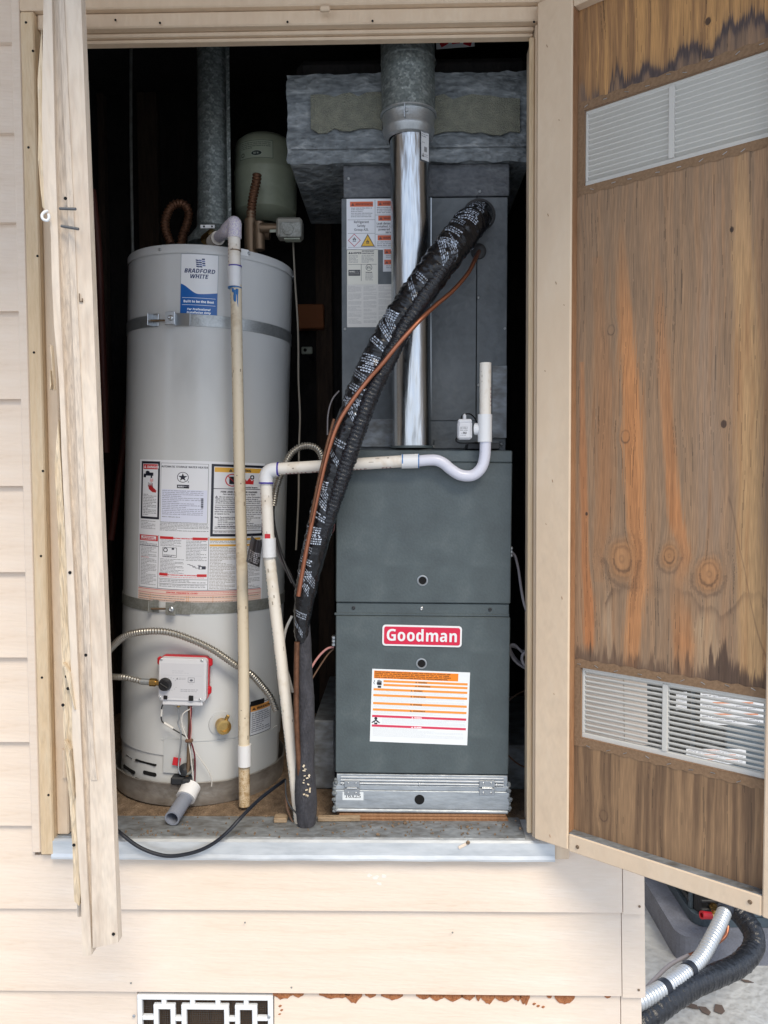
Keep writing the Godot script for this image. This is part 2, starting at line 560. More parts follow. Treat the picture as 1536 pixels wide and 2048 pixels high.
	frame_of(im, 232, 706, 110, 80, 3, G); ring(im, 256, 728, 15, 5, K); bar(im, 304, 708, 18, 16, G); fine_print(im, 240, 766, 96, 2, 10, K, 0.7)
	fine_print(im, 214, 800, 180, 12, 11, G, 0.45)
	for k in 9: bar(im, 420 + k * 13 + (k % 3) * 4, 836 + (k * 7) % 30, 22, 4, G)
	bar(im, 500, 850, 50, 26, G); bar(im, 508, 856, 14, 18, W)
	bar(im, 208, 916, 350, 22, R); bar(im, 276, 916, 214, 22, W); write(im, "TO TURN OFF GAS TO APPLIANCE", 383, 933, 14, R, true, false, true)
	fine_print(im, 214, 944, 330, 1, 12, R); bar(im, 206, 960, 356, 3, G); fine_print(im, 212, 970, 340, 2, 13, G, 0.55); bar(im, 206, 1000, 356, 3, G); fine_print(im, 212, 1008, 340, 2, 13, G, 0.5)
	bar(im, 566, 612, 3, 436, G)
	bar(im, 574, 622, 400, 18, Y); bar(im, 574, 672, 400, 16, Y); fine_print(im, 578, 644, 390, 2, 12, G, 0.45); fine_print(im, 578, 694, 186, 29, 12, c8(90, 78, 66), 0.45); fine_print(im, 784, 694, 190, 29, 12, G, 0.45)
	bar(im, 12, 1044, 970, 4, K)
	# diagnostic codes
	bar(im, 6, 1052, 988, 98, c8(224, 200, 190)); bar(im, 8, 1054, 980, 4, R); write(im, "CONTROL DIAGNOSTIC CODES", 382, 1078, 16, R, true, false, true); fine_print(im, 500, 1068, 470, 1, 10, R)
	bar(im, 8, 1084, 980, 3, R)
	for x in [130, 420, 432, 604]: bar(im, x, 1092, 3, 58, c8(206, 140, 80))
	for y in [1098, 1116, 1134]:
		bar(im, 8, y, 980, 2, c8(206, 140, 80)); fine_print(im, 20, y + 5, 950, 1, 10, G, 0.5)
	return im

func furnace_label() -> Image:
	var im := paper(800, 620, c8(226, 230, 233))
	var O := c8(232, 146, 58)
	var K := c8(30, 30, 40)
	bar(im, 16, 14, 690, 66, c8(236, 132, 22))
	var rows := ["BEFORE OPENING THIS FURNACE ACCESS, PLEASE LOOK THROUGH THE VIEWPORT AND", "CONFIRM THAT THE CONTROL BOARD IS NOT DISPLAYING THE \"EAC\" or \"EAA\" ERROR", "CODE. IF THE CONTROL BOARD IS DISPLAYING THIS CODE, DO NOT OPEN THE FURNACE", "DOOR. PLEASE REFER TO THE INSTALLATION MANUAL FOR FURTHER INFORMATION."]
	for k in 4: write(im, rows[k], 22, 30 + k * 15, 15, c8(96, 54, 16), true)
	var bars := [[92, 96, "WARNING"], [124, 96, "ADVERTENCIA"], [164, 16, "WARNING"], [214, 16, "ADVERTENCIA"], [282, 16, "WARNING"], [336, 16, "ADVERTENCIA"]]
	for b in bars:
		bar(im, b[1], b[0], 784 - b[1], 19, O)
		var x := 380 if b[1] > 50 else 345
		warn_mark(im, x - 16, b[0] + 10, 7, K, O); write(im, b[2], x, b[0] + 16, 15, c8(96, 54, 16), true)
	for b in [[392, "DANGER"], [474, "PELIGRO"]]:
		bar(im, 12, b[0], 772, 19, c8(206, 52, 84)); warn_mark(im, 344, b[0] + 10, 7, Color.WHITE, c8(206, 52, 84)); write(im, b[1], 358, b[0] + 16, 15, Color.WHITE, true)
	for b in [[186, 3], [236, 5], [303, 3], [357, 3], [496, 9]]: fine_print(im, 24, b[0], 740, b[1], 9, c8(176, 182, 188), 0.5)
	fine_print(im, 96, 414, 680, 6, 9, c8(176, 182, 188), 0.5)
	# hand, and figure with folded arms
	for k in 4: bar(im, 46 + k * 9, 92 + abs(k - 1) * 4, 7, 34, K)
	fill_poly(im, [Vector2(40, 118), Vector2(46, 112), Vector2(82, 116), Vector2(82, 136), Vector2(46, 136)], K); bar(im, 50, 142, 28, 18, K)
	for k in 6: bar(im, 18 + 4 * sin(k * 1.4), 94 + k * 6, 4, 7, K)
	blob(im, 44, 422, 13, 12, K); fill_poly(im, [Vector2(40, 434), Vector2(52, 434), Vector2(80, 456), Vector2(74, 462), Vector2(56, 452), Vector2(58, 472), Vector2(32, 472), Vector2(34, 452), Vector2(14, 462), Vector2(8, 456)], K); blob(im, 45, 452, 8, 8, c8(226, 230, 233))
	return im

func refrigerant_label() -> Image:                               # 5 pixels to one; corner 693, 397; 140 wide
	var W := c8(224, 226, 232)
	var K := c8(40, 40, 52)
	var O := c8(206, 92, 50)
	var im := paper(700, 505, W)
	for b in [[35, 28, 230, "ADVERTENCIA"], [310, 22, 250, "ADVERTENCIA"], [318, 168, 250, "WARNING"], [312, 362, 250, "WARNING"]]:
		bar(im, b[0], b[1], b[2], 50, O); warn_mark(im, b[0] + 28, b[1] + 28, 15, K, O); write(im, b[3], b[0] + 54, b[1] + 36, 26, c8(110, 36, 20), true)
	fine_print(im, 46, 88, 210, 6, 17, G50(), 0.5); fine_print(im, 305, 84, 240, 4, 17, G50(), 0.5)
	bar(im, 12, 206, 274, 3, G50()); bar(im, 284, 10, 3, 480, G50()); bar(im, 290, 160, 400, 3, G50()); bar(im, 12, 340, 274, 3, G50()); bar(im, 290, 350, 400, 3, G50()); bar(im, 12, 478, 680, 3, G50())
	write(im, "Refrigerant", 148, 240, 30, K, false, false, true); write(im, "Safety", 148, 278, 30, K, false, false, true); write(im, "Group A2L", 148, 316, 30, K, false, false, true)
	var d := [Vector2(78, 344), Vector2(142, 410), Vector2(78, 474), Vector2(14, 410)]
	fill_poly(im, d, c8(170, 40, 60))
	fill_poly(im, [Vector2(78, 352), Vector2(134, 410), Vector2(78, 466), Vector2(22, 410)], W); flame(im, 78, 404, 28, K, W)
	fill_poly(im, [Vector2(212, 346), Vector2(284, 474), Vector2(142, 474)], K); fill_poly(im, [Vector2(212, 360), Vector2(272, 466), Vector2(154, 466)], c8(226, 178, 50)); flame(im, 212, 428, 26, K, c8(226, 178, 50))
	write(im, "Leak detection system", 300, 256, 29, K); write(im, "installed. Unit must be", 300, 285, 29, K); write(im, "powered except for", 318, 314, 29, K); write(im, "service.", 390, 342, 29, K)
	fine_print(im, 305, 424, 250, 3, 18, G50(), 0.55)
	return im

func G50() -> Color: return c8(80, 82, 94)

func evaporator_label() -> Image:
	var W := c8(216, 214, 204)
	var K := c8(40, 40, 48)
	var im := paper(310, 360, W)
	fill_poly(im, [Vector2(14, 46), Vector2(28, 22), Vector2(38, 46), Vector2(50, 22), Vector2(60, 46)], K)
	write(im, "ASPEN", 62, 46, 26, K, true)
	write(im, "REFRIGERANT", 150, 26, 20, K); write(im, "EVAPORATOR", 150, 48, 20, K)
	fine_print(im, 18, 62, 90, 6, 13, G50(), 0.5); fine_print(im, 146, 62, 120, 6, 13, G50(), 0.5)
	bar(im, 14, 150, 282, 3, K); bar(im, 140, 150, 4, 168, K); bar(im, 14, 206, 118, 60, K); write(im, "AHRI", 22, 232, 22, W, true); fine_print(im, 72, 218, 56, 2, 14, W); bar(im, 20, 246, 106, 3, W)
	ring(im, 220, 184, 30, 4, K); write(im, "ETL", 220, 194, 26, K, true, false, true); write(im, "Intertek", 220, 238, 16, K, true, false, true); fine_print(im, 184, 246, 76, 6, 12, G50(), 0.5)
	return im

func page_label() -> Image:
	var im := paper(460, 410, c8(208, 206, 202))
	for c in [[14, 130], [166, 130], [316, 130]]:
		var y := 16.0
		while y < 370:
			var n := rng.randi_range(3, 7)
			fine_print(im, c[0], y, c[1], n, 9, c8(104, 104, 108), 0.5)
			y += n * 9 + 10
	return im

func tape_image() -> Image:                                      # black tape and foil printed over and over in white
	var a := noise(512, 512, 31, 0.02)
	var b := noise(512, 512, 32, 0.09)
	var im := ramp_image(512, 512, [[a, 0.5], [b, 0.5]], [[0.0, c8(12, 12, 15)], [0.55, c8(24, 25, 29)], [1.0, c8(52, 54, 60)]])
	im.convert(Image.FORMAT_RGBA8)
	var r := RandomNumberGenerator.new(); r.seed = 5
	for k in 15:                                                 # each print is a slanted block of short lines
		for side in 2:
			if r.randf() < 0.1: continue
			var x := 20.0 + side * 240 + r.randf_range(0, 90)
			var y := 30.0 + k * 32.0 + r.randf_range(-9, 9)
			var slope := r.randf_range(-0.5, 0.12)
			var shade := r.randf_range(0.8, 1.15)
			for j in r.randi_range(3, 4):
				var w := r.randf_range(80, 120)
				var q := 0.0
				while q < w:
					var t := r.randf_range(6, 18)
					if r.randf() < 0.05:
						q += t
						continue
					var c := Color(0.70, 0.74, 0.80) * shade * r.randf_range(0.75, 1.1)
					fill_poly(im, [Vector2(x + q, y + j * 7 + q * slope), Vector2(x + q + t, y + j * 7 + (q + t) * slope), Vector2(x + q + t + 1, y + j * 7 + 4 + (q + t) * slope), Vector2(x + q + 1, y + j * 7 + 4 + q * slope)], Color(c.r, c.g, c.b))
					q += t + 4
	return im

func pipe_image(base: Color, dirt: Color, inkc: Color, seed_: int) -> Image:   # plastic pipe: print runs along it
	var a := noise(64, 512, seed_, 0.01)
	var b := noise(64, 512, seed_ + 1, 0.06)
	var im := ramp_image(64, 512, [[a, 0.6], [b, 0.4]], [[0.0, dirt], [0.42, base], [0.7, base], [1.0, base.lightened(0.15)]])
	im.convert(Image.FORMAT_RGBA8)
	var r := RandomNumberGenerator.new(); r.seed = seed_
	for x in [10, 42]:
		var y := 20.0
		while y < 490:
			var word := r.randf_range(14, 50)
			var q := y
			while q < y + word:
				bar(im, x, q, 5, 3, inkc); bar(im, x + (4 if r.randf() < .5 else 0), q, 2, 6, inkc)
				q += 8
			y += word + r.randf_range(8, 60)
	for k in 26: bar(im, r.randi_range(0, 62), r.randi_range(0, 500), 1 + r.randi() % 2, 2 + r.randi() % 9, dirt.darkened(0.3))
	return im

func plywood_image() -> Image:                                   # the weathered plywood inside the right door: 0.43 m wide, 1.94 m tall
	var w := 400
	var h := 1800
	var g := FastNoiseLite.new(); g.seed = 11; g.frequency = 0.011; g.fractal_octaves = 4
	var f := FastNoiseLite.new(); f.seed = 12; f.frequency = 0.16; f.fractal_octaves = 2
	var s := FastNoiseLite.new(); s.seed = 13; s.frequency = 0.006; s.fractal_octaves = 3
	# knots: place across and down, size in pixels, kind (0 small, 1 large and warm, 2 dark)
	var knots := [[0.203, 0.387, 9.0, 0], [0.284, 0.51, 10.0, 0], [0.271, 0.651, 22.0, 1], [0.521, 0.644, 13.0, 1], [0.718, 0.661, 17.0, 1], [0.776, 0.501, 6.0, 2], [0.182, 0.959, 10.0, 0], [0.07, 0.6, 3.0, 2], [0.677, 0.079, 5.0, 2], [0.80, 0.30, 4.0, 2]]
	# warm streaks: rows of [down, across, half width, strength], then the colour
	var streaks := [
		[[[0.26, 0.25, 0.015, 0.0], [0.36, 0.275, 0.035, 0.7], [0.45, 0.31, 0.05, 1.0], [0.55, 0.335, 0.055, 1.0], [0.62, 0.35, 0.05, 0.9], [0.68, 0.36, 0.05, 0.8], [0.74, 0.33, 0.045, 0.9], [0.785, 0.33, 0.03, 0.6]], c8(190, 130, 82)],
		[[[0.30, 0.44, 0.01, 0.0], [0.38, 0.46, 0.03, 0.45], [0.5, 0.50, 0.03, 0.7], [0.6, 0.55, 0.035, 0.95], [0.645, 0.60, 0.03, 0.6], [0.68, 0.56, 0.03, 0.2], [0.74, 0.60, 0.06, 0.8], [0.78, 0.6, 0.05, 0.3]], c8(184, 124, 78)],
		[[[0.20, 0.83, 0.02, 0.3], [0.33, 0.85, 0.05, 0.8], [0.45, 0.89, 0.055, 0.9], [0.6, 0.90, 0.055, 0.95], [0.72, 0.92, 0.07, 1.0], [0.775, 0.93, 0.06, 1.0], [0.79, 0.93, 0.05, 0.4]], c8(184, 146, 102)],
		[[[0.42, 0.035, 0.012, 0.4], [0.55, 0.05, 0.02, 0.7], [0.66, 0.065, 0.022, 0.8], [0.70, 0.085, 0.03, 0.9], [0.755, 0.09, 0.03, 1.0], [0.77, 0.09, 0.02, 0.0]], c8(184, 118, 72)],
		[[[0.3, 0.12, 0.03, 0.2], [0.45, 0.17, 0.05, 0.5], [0.6, 0.17, 0.05, 0.6], [0.68, 0.14, 0.03, 0.2]], c8(164, 112, 72)],
		[[[0.685, 0.74, 0.02, 0.2], [0.72, 0.70, 0.05, 0.8], [0.76, 0.72, 0.06, 0.6], [0.785, 0.72, 0.05, 0.0]], c8(178, 150, 118)],
		[[[0.69, 0.20, 0.02, 0.2], [0.73, 0.20, 0.035, 0.7], [0.77, 0.21, 0.03, 0.3]], c8(172, 148, 122)],
		[[[0.25, 0.72, 0.03, 0.2], [0.4, 0.68, 0.05, 0.4], [0.6, 0.72, 0.06, 0.45], [0.68, 0.7, 0.03, 0.0]], c8(152, 130, 112)]]
	var greys := [c8(138, 104, 75), c8(156, 124, 95), c8(132, 108, 86), c8(152, 115, 83)]
	var dark := c8(62, 46, 38)
	var out := PackedByteArray(); out.resize(w * h * 3)
	for y in h:
		var v := float(y) / h
		var here := []
		for k in streaks:
			var r: Array = k[0]
			if v < r[0][0] or v > r[-1][0]: continue
			for j in r.size() - 1:
				if v <= r[j + 1][0]:
					var t: float = (v - r[j][0]) / (r[j + 1][0] - r[j][0])
					here.append([lerpf(r[j][1], r[j + 1][1], t), lerpf(r[j][2], r[j + 1][2], t), lerpf(r[j][3], r[j + 1][3], t), k[1]])
					break
		var near := []
		for k in knots:
			if absf(y - k[1] * h) < k[2] * 8.0: near.append(k)
		for x in w:
			var fast := f.get_noise_2d(x * 0.9, y * 0.9)
			var dx := 0.0
			var knot := 0.0
			var rim := 0.0
			var wd := 0.0
			for k in near:
				var ky: float = y - k[1] * h
				var kx: float = x - k[0] * w
				var r: float = sqrt(kx * kx * 1.3 + ky * ky * 0.7) / k[2]
				if r < 6.0:
					r *= 1.0 + 0.30 * s.get_noise_2d(kx * 1.7 + k[0] * 900.0, ky * 1.7) + 0.08 * fast
					dx += -kx * exp(-r * r * 0.3) * 0.9
					if k[3] == 1 and r < 2.4: wd = maxf(wd, 0.75 * (1.0 - smoothstep(0.9, 2.3, r)))
					if k[3] == 2: knot = maxf(knot, 1.0 - smoothstep(0.7, 1.2, r))
					rim = maxf(rim, exp(-pow((r - 1.0) * 7.0, 2.0)) * (0.75 if ky > 0 else 0.4))
					if k[3] == 1: rim = maxf(rim, 0.42 * exp(-pow((r - 2.1) * 4.0, 2.0)) * (1.0 if ky > 0 else 0.3) + 0.25 * exp(-pow((r - 1.5) * 6.0, 2.0)) + 0.3 * exp(-pow((r - 0.25) * 9.0, 2.0)))
			var gx := x + dx + 9.0 * s.get_noise_2d(x * 0.5, y * 0.3)
			var u := gx / w
			var n1 := g.get_noise_2d(gx * 4.2, y * 0.13) * 0.5 + 0.5
			var fine := f.get_noise_2d(gx * 2.3, y * 0.035)
			var fibre := f.get_noise_2d(x * 5.0 + dx, y * 0.11 + 300.0)
			var t1 := n1 * 2.999
			var c: Color = greys[int(t1)].lerp(greys[int(t1) + 1], t1 - int(t1))
			var low := smoothstep(0.785, 0.80, v)
			if low > 0.0: c = c.lerp(c8(108, 83, 61).lerp(c8(138, 109, 80), smoothstep(0.25, 0.75, n1 + 0.25 * s.get_noise_2d(x * 0.8, y * 0.3 + 500.0))), low)
			# tan wood above the wet line
			var shore := 0.108 - u * 0.012 + g.get_noise_2d(gx * 1.5, 40.0) * 0.026 + n1 * 0.014 - 0.007 + fine * 0.007 + (0.03 if u < 0.3 else 0.0) * g.get_noise_2d(gx * 5.0, 80.0)
			var top := 1.0 - smoothstep(shore - 0.004, shore + 0.006, v)
			if top > 0.0: c = c.lerp(c8(146, 108, 72).lerp(c8(180, 136, 86), smoothstep(0.3, 0.65, n1 + (u - 0.4) * 0.3)), top * 0.92)
			for k in here:
				var e: float = absf(x / float(w) + dx / w * 0.6 - k[0]) / k[1]
				if e < 1.9: c = c.lerp(k[3].lerp(c8(152, 100, 62), clampf(0.5 - n1, 0, 0.5) * 1.6), (1.0 - smoothstep(0.55, 1.5, e + fine * 0.5 + (n1 - 0.5) * 0.7)) * k[2] * 0.9)
			if wd > 0.0: c = c.lerp(c8(176, 122, 76), wd * 0.8)
			var wet: float = 0.95 * exp(-pow((v - shore - 0.003) / 0.006, 2.0)) * smoothstep(0.12, 0.4, u + n1 * 0.2) + 0.6 * exp(-pow((v - shore - 0.014) / 0.02, 2.0)) * clampf(n1 * 1.4 - 0.1, 0, 1)
			if wet > 0.01: c = c.lerp(c8(62, 54, 58), clampf(wet, 0, 1) * 0.85)
			# tongues of damp above the lower vent
			var tongue := 0.772 + 0.05 * (n1 - 0.5) - 0.012 * fine - (0.022 if u > 0.72 and u < 0.86 else 0.0)
			var damp := smoothstep(tongue - 0.012, tongue, v) * (1.0 - smoothstep(0.80, 0.83, v))
			if damp > 0.0: c = c.lerp(c8(66, 50, 42), damp * (0.75 if u > 0.7 else 0.5))
			# dark growth lines that swing below the knots
			var swing := 0.688 + 0.010 * sin(u * 9.5 + 0.6) - 0.006 * cos(u * 21.0) + 0.014 * s.get_noise_2d(x * 3.0, 7.0) + 0.002 * fine
			if u > 0.18: rim = maxf(rim, 0.55 * (0.5 + s.get_noise_2d(x * 2.0, 90.0)) * exp(-pow((v - swing) / (0.0016 if v < swing else 0.006), 2.0)))
			var swing2 := 0.575 + 0.17 * smoothstep(0.78, 1.0, u)
			if u > 0.80: rim = maxf(rim, 0.45 * exp(-pow((v - swing2) / 0.003, 2.0)))
			if knot + rim > 0.01: c = c.lerp(dark, clampf(knot * 0.85 + rim * 0.62, 0, 0.9))
			var crack := f.get_noise_2d(gx * 1.3 + 70.0, y * 0.016)
			var d := 1.0 + fine * 0.10 + fibre * 0.11 + (n1 - 0.5) * 0.18
			if crack < -0.58: d *= 0.72
			var i := (y * w + x) * 3
			out[i] = clampi(int(c.r * 255 * d), 0, 255)
			out[i + 1] = clampi(int(c.g * 255 * d), 0, 255)
			out[i + 2] = clampi(int(c.b * 255 * d), 0, 255)
	return Image.create_from_data(w, h, false, Image.FORMAT_RGB8, out)

func make_materials() -> void:
	var cell := FastNoiseLite.TYPE_CELLULAR
	# paint on the siding, with the pressed wood grain running along the boards
	M.siding = grain([[0.0, c8(208, 188, 168)], [0.16, c8(217, 200, 183)], [0.4, c8(221, 205, 189)], [0.75, c8(223, 208, 193)], [1.0, c8(226, 213, 200)]], 1, 0.006, 0.05, 0.3, 0.6, Vector3(0.9, 9.0, 3.0), 0, 1.0)
	M.trim = grain([[0.0, c8(178, 154, 128)], [0.16, c8(208, 185, 159)], [0.6, c8(214, 192, 166)], [1.0, c8(219, 200, 177)]], 3, 0.012, 0.07, 0.3, 0.55, Vector3(3.0, 0.7, 3.0), 0, 0.7)
	M.trim_worn = grain([[0.0, c8(136, 124, 112)], [0.25, c8(178, 164, 150)], [0.5, c8(196, 182, 167)], [1.0, c8(208, 195, 180)]], 4, 0.012, 0.08, 0.45, 0.7, Vector3(9.0, 0.9, 9.0), 0, 2.0)
	M.casing = grain([[0.0, c8(140, 114, 86)], [0.16, c8(196, 171, 136)], [0.5, c8(209, 185, 152)], [1.0, c8(216, 198, 170)]], 5, 0.012, 0.09, 0.35, 0.6, Vector3(6.0, 0.7, 6.0), 0, 1.0)
	M.split_wood = grain([[0.0, c8(140, 116, 88)], [0.35, c8(192, 172, 144)], [0.7, c8(212, 196, 172)], [1.0, c8(224, 212, 194)]], 6, 0.02, 0.09, 0.5, 0.85, Vector3(14.0, 0.8, 14.0), 0, 3.0)
	M.door_paint = grain([[0.0, c8(150, 132, 116)], [0.15, c8(190, 174, 158)], [0.5, c8(208, 194, 178)], [1.0, c8(214, 202, 188)]], 73, 0.012, 0.07, 0.35, 0.6, Vector3(4.0, 0.7, 4.0), 0, 1.0)
	M.rack = grain([[0.0, c8(146, 153, 160)], [0.5, c8(172, 179, 186)], [1.0, c8(190, 197, 203)]], 74, 0.012, 0.06, 0.35, 0.4, Vector3(1.5, 5, 5), 0.6, 0.6)
	M.raw_wood = grain([[0.0, c8(92, 64, 44)], [0.4, c8(148, 108, 76)], [1.0, c8(178, 140, 106)]], 7, 0.02, 0.09, 0.5, 0.75, Vector3(16.0, 0.9, 16.0), 0, 2.0)
	M.peel = grain([[0.0, c8(104, 62, 36)], [0.5, c8(158, 100, 62)], [1.0, c8(182, 128, 86)]], 8, 0.02, 0.09, 0.5, 0.85, Vector3(8, 8, 8), 0, 3.0)
	M.flashing = grain([[0.0, c8(176, 182, 188)], [0.5, c8(198, 203, 208)], [1.0, c8(214, 218, 222)]], 9, 0.01, 0.05, 0.4, 0.42, Vector3(1.2, 6, 6), 0.35, 0.4)
	M.dirty_metal = grain([[0.0, c8(86, 82, 76)], [0.35, c8(116, 118, 120)], [0.65, c8(140, 146, 152)], [1.0, c8(166, 172, 178)]], 10, 0.014, 0.06, 0.4, 0.55, Vector3(2, 4, 4), 0.35, 1.0)
	M.pan = grain([[0.0, c8(120, 114, 108)], [0.5, c8(158, 154, 150)], [1.0, c8(190, 188, 186)]], 71, 0.014, 0.06, 0.3, 0.38, Vector3(3, 5, 3), 0.6, 0.8)
	M.dirt = grain([[0.0, c8(70, 56, 44)], [0.4, c8(112, 94, 76)], [0.75, c8(138, 118, 98)], [1.0, c8(166, 150, 132)]], 12, 0.02, 0.12, 0.5, 0.95, Vector3(5, 5, 5), 0, 4.0)
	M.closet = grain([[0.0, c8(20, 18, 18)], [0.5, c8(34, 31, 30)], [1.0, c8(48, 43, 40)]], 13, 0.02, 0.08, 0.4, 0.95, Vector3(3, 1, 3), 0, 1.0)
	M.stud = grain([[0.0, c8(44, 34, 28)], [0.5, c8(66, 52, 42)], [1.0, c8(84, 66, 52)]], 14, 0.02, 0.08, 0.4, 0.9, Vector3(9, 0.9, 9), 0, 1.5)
	M.stud_pale = grain([[0.0, c8(106, 88, 68)], [0.5, c8(150, 130, 106)], [1.0, c8(176, 156, 132)]], 76, 0.02, 0.08, 0.4, 0.9, Vector3(3, 9, 9), 0, 1.5)
	M.tank = grain([[0.0, c8(182, 184, 185)], [0.3, c8(197, 199, 200)], [0.8, c8(201, 203, 204)], [1.0, c8(206, 207, 208)]], 15, 0.006, 0.03, 0.3, 0.33, Vector3(1.5, 0.7, 1.5), 0.0, 0.12, false)
	M.tank.clearcoat_enabled = true; M.tank.clearcoat = 0.35; M.tank.clearcoat_roughness = 0.22
	M.tank_grey = flat(c8(186, 189, 191), 0.38)
	M.furnace = grain([[0.0, c8(66, 75, 78)], [0.3, c8(71, 80, 83)], [0.6, c8(76, 86, 89)], [1.0, c8(90, 98, 100)]], 16, 0.007, 0.10, 0.3, 0.42, Vector3(4.5, 4.5, 4.5), 0.0, 0.4, false)
	M.coil = grain([[0.0, c8(76, 80, 84)], [0.5, c8(90, 95, 99)], [1.0, c8(104, 108, 112)]], 17, 0.01, 0.06, 0.4, 0.5, Vector3(2, 2, 2), 0.15, 0.8, false)
	M.galv = grain([[0.0, c8(96, 100, 102)], [0.5, c8(140, 145, 147)], [1.0, c8(186, 190, 192)]], 18, 0.02, 0.09, 0.7, 0.42, Vector3(9, 9, 9), 0.75, 0.0, true, cell)
	M.galv_old = grain([[0.0, c8(78, 84, 84)], [0.5, c8(108, 115, 113)], [1.0, c8(168, 174, 172)]], 19, 0.02, 0.11, 0.6, 0.55, Vector3(7, 7, 7), 0.45, 0.6, true, cell)
	M.chrome = grain([[0.0, c8(150, 154, 158)], [0.4, c8(184, 188, 192)], [1.0, c8(206, 210, 214)]], 20, 0.012, 0.04, 0.3, 0.25, Vector3(9, 0.5, 9), 1.0, 0.9, false)
	M.steel = flat(c8(176, 180, 184), 0.32, 0.9)
	M.strap = grain([[0.0, c8(136, 140, 142)], [0.5, c8(166, 170, 172)], [1.0, c8(188, 192, 194)]], 21, 0.02, 0.09, 0.5, 0.4, Vector3(6, 6, 6), 0.7, 0.6)
	M.strap_old = grain([[0.0, c8(108, 106, 98)], [0.5, c8(140, 141, 136)], [1.0, c8(166, 168, 164)]], 22, 0.02, 0.09, 0.5, 0.55, Vector3(6, 6, 6), 0.4, 1.0)
	M.mastic = grain([[0.0, c8(74, 78, 82)], [0.35, c8(104, 110, 114)], [0.6, c8(130, 136, 140)], [0.8, c8(158, 163, 166)], [1.0, c8(184, 188, 190)]], 23, 0.012, 0.045, 0.5, 0.7, Vector3(2.2, 5, 2.2), 0.1, 5.0)
	M.mastic_dark = grain([[0.0, c8(72, 75, 80)], [0.5, c8(98, 101, 106)], [1.0, c8(124, 127, 130)]], 75, 0.014, 0.06, 0.5, 0.8, Vector3(3, 5, 3), 0.1, 3.0)
	M.duct_board = grain([[0.0, c8(94, 95, 88)], [0.5, c8(116, 117, 105)], [1.0, c8(140, 140, 124)]], 24, 0.03, 0.2, 0.5, 0.95, Vector3(4, 4, 4), 0, 3.0)
	M.pvc = printed(pipe_image(c8(228, 222, 213), c8(208, 194, 176), c8(150, 108, 108), 41), 0.42)
	M.pvc_blue = printed(pipe_image(c8(228, 221, 210), c8(210, 198, 178), c8(80, 126, 134), 43), 0.42)
	M.pvc_old = printed(pipe_image(c8(217, 204, 181), c8(188, 168, 140), c8(186, 164, 134), 45), 0.45)
	for k in ["pvc", "pvc_blue", "pvc_old"]: M[k].uv1_scale = Vector3(1, 1.6, 1)
	M.pvc_white = flat(c8(222, 223, 226), 0.3)
	M.pvc_trap = flat(c8(212, 213, 226), 0.26)
	M.pvc_grey = flat(c8(128, 134, 148), 0.4)
	M.primer = grain([[0.0, c8(110, 96, 168)], [0.36, c8(168, 158, 198)], [0.5, c8(216, 212, 214)], [1.0, c8(228, 224, 220)]], 25, 0.06, 0.16, 0.5, 0.4, Vector3(12, 12, 12))
	M.glue = flat(c8(30, 104, 168), 0.3)
	M.purple = flat(c8(56, 40, 150), 0.4)
	M.tape = printed(tape_image(), 0.27)
	M.tape.uv1_scale = Vector3(1, 2.3, 1)
	M.tape.metallic = 0.15
	M.wrap = grain([[0.0, c8(16, 17, 21)], [0.6, c8(30, 32, 38)], [1.0, c8(58, 62, 72)]], 26, 0.02, 0.09, 0.5, 0.27, Vector3(12, 12, 12), 0.1, 2.0)
	M.foam = grain([[0.0, c8(34, 34, 38)], [0.5, c8(58, 58, 64)], [0.85, c8(76, 76, 82)], [1.0, c8(120, 110, 90)]], 27, 0.02, 0.1, 0.5, 0.9, Vector3(9, 3, 9), 0, 2.5)
	M.copper = flat(c8(172, 112, 86), 0.38, 0.85)
	M.copper_old = grain([[0.0, c8(70, 46, 34)], [0.5, c8(112, 78, 58)], [1.0, c8(140, 100, 74)]], 28, 0.02, 0.08, 0.4, 0.5, Vector3(9, 9, 9), 0.6)
	M.brass = flat(c8(186, 154, 96), 0.26, 0.95)
	M.bronze = flat(c8(124, 104, 84), 0.45, 0.6)
	M.corrugated = flat(c8(168, 164, 156), 0.36, 0.85)
	M.plastic = flat(c8(208, 209, 214), 0.42)
	M.black = flat(c8(22, 22, 26), 0.45)
	M.rubber = flat(c8(20, 26, 38), 0.5)
	M.red = flat(c8(190, 26, 40), 0.4)
	M.white_wire = flat(c8(206, 204, 200), 0.5)
	M.lock_screw = flat(c8(98, 100, 104), 0.5, 0.4)
	M.old_cord = flat(c8(136, 128, 116), 0.7)
	M.valve_box = flat(c8(134, 131, 122), 0.45)
	M.grey_wire = flat(c8(124, 120, 124), 0.55)
	M.pink_wire = flat(c8(186, 132, 128), 0.5)
	M.maroon = flat(c8(96, 24, 36), 0.5)
	M.brown_wire = flat(c8(104, 78, 60), 0.55)
	M.red_pipe = flat(c8(84, 40, 32), 0.6)
	M.expansion = grain([[0.0, c8(128, 135, 116)], [0.5, c8(146, 152, 132)], [1.0, c8(160, 165, 146)]], 29, 0.01, 0.05, 0.4, 0.5, Vector3(3, 3, 3))
	M.orange_wood = flat(c8(140, 84, 50), 0.85)
	M.pale = flat(c8(150, 154, 140), 0.7)
	M.hole = flat(c8(6, 6, 8), 0.9)
	M.badge = flat(c8(204, 28, 66), 0.3)
	M.white = flat(c8(226, 228, 230), 0.35)
	M.louvre = flat(c8(206, 204, 199), 0.55)
	M.burlap = grain([[0.0, c8(108, 84, 62)], [0.5, c8(140, 112, 86)], [1.0, c8(162, 134, 106)]], 33, 0.03, 0.3, 0.6, 0.95, Vector3(14, 14, 14), 0, 4.0, false)
	M.smudge = flat(c8(226, 218, 212), 0.8)
	M.bezel = flat(c8(150, 156, 162), 0.35, 0.4)
	M.wire = flat(c8(84, 80, 74), 0.7)
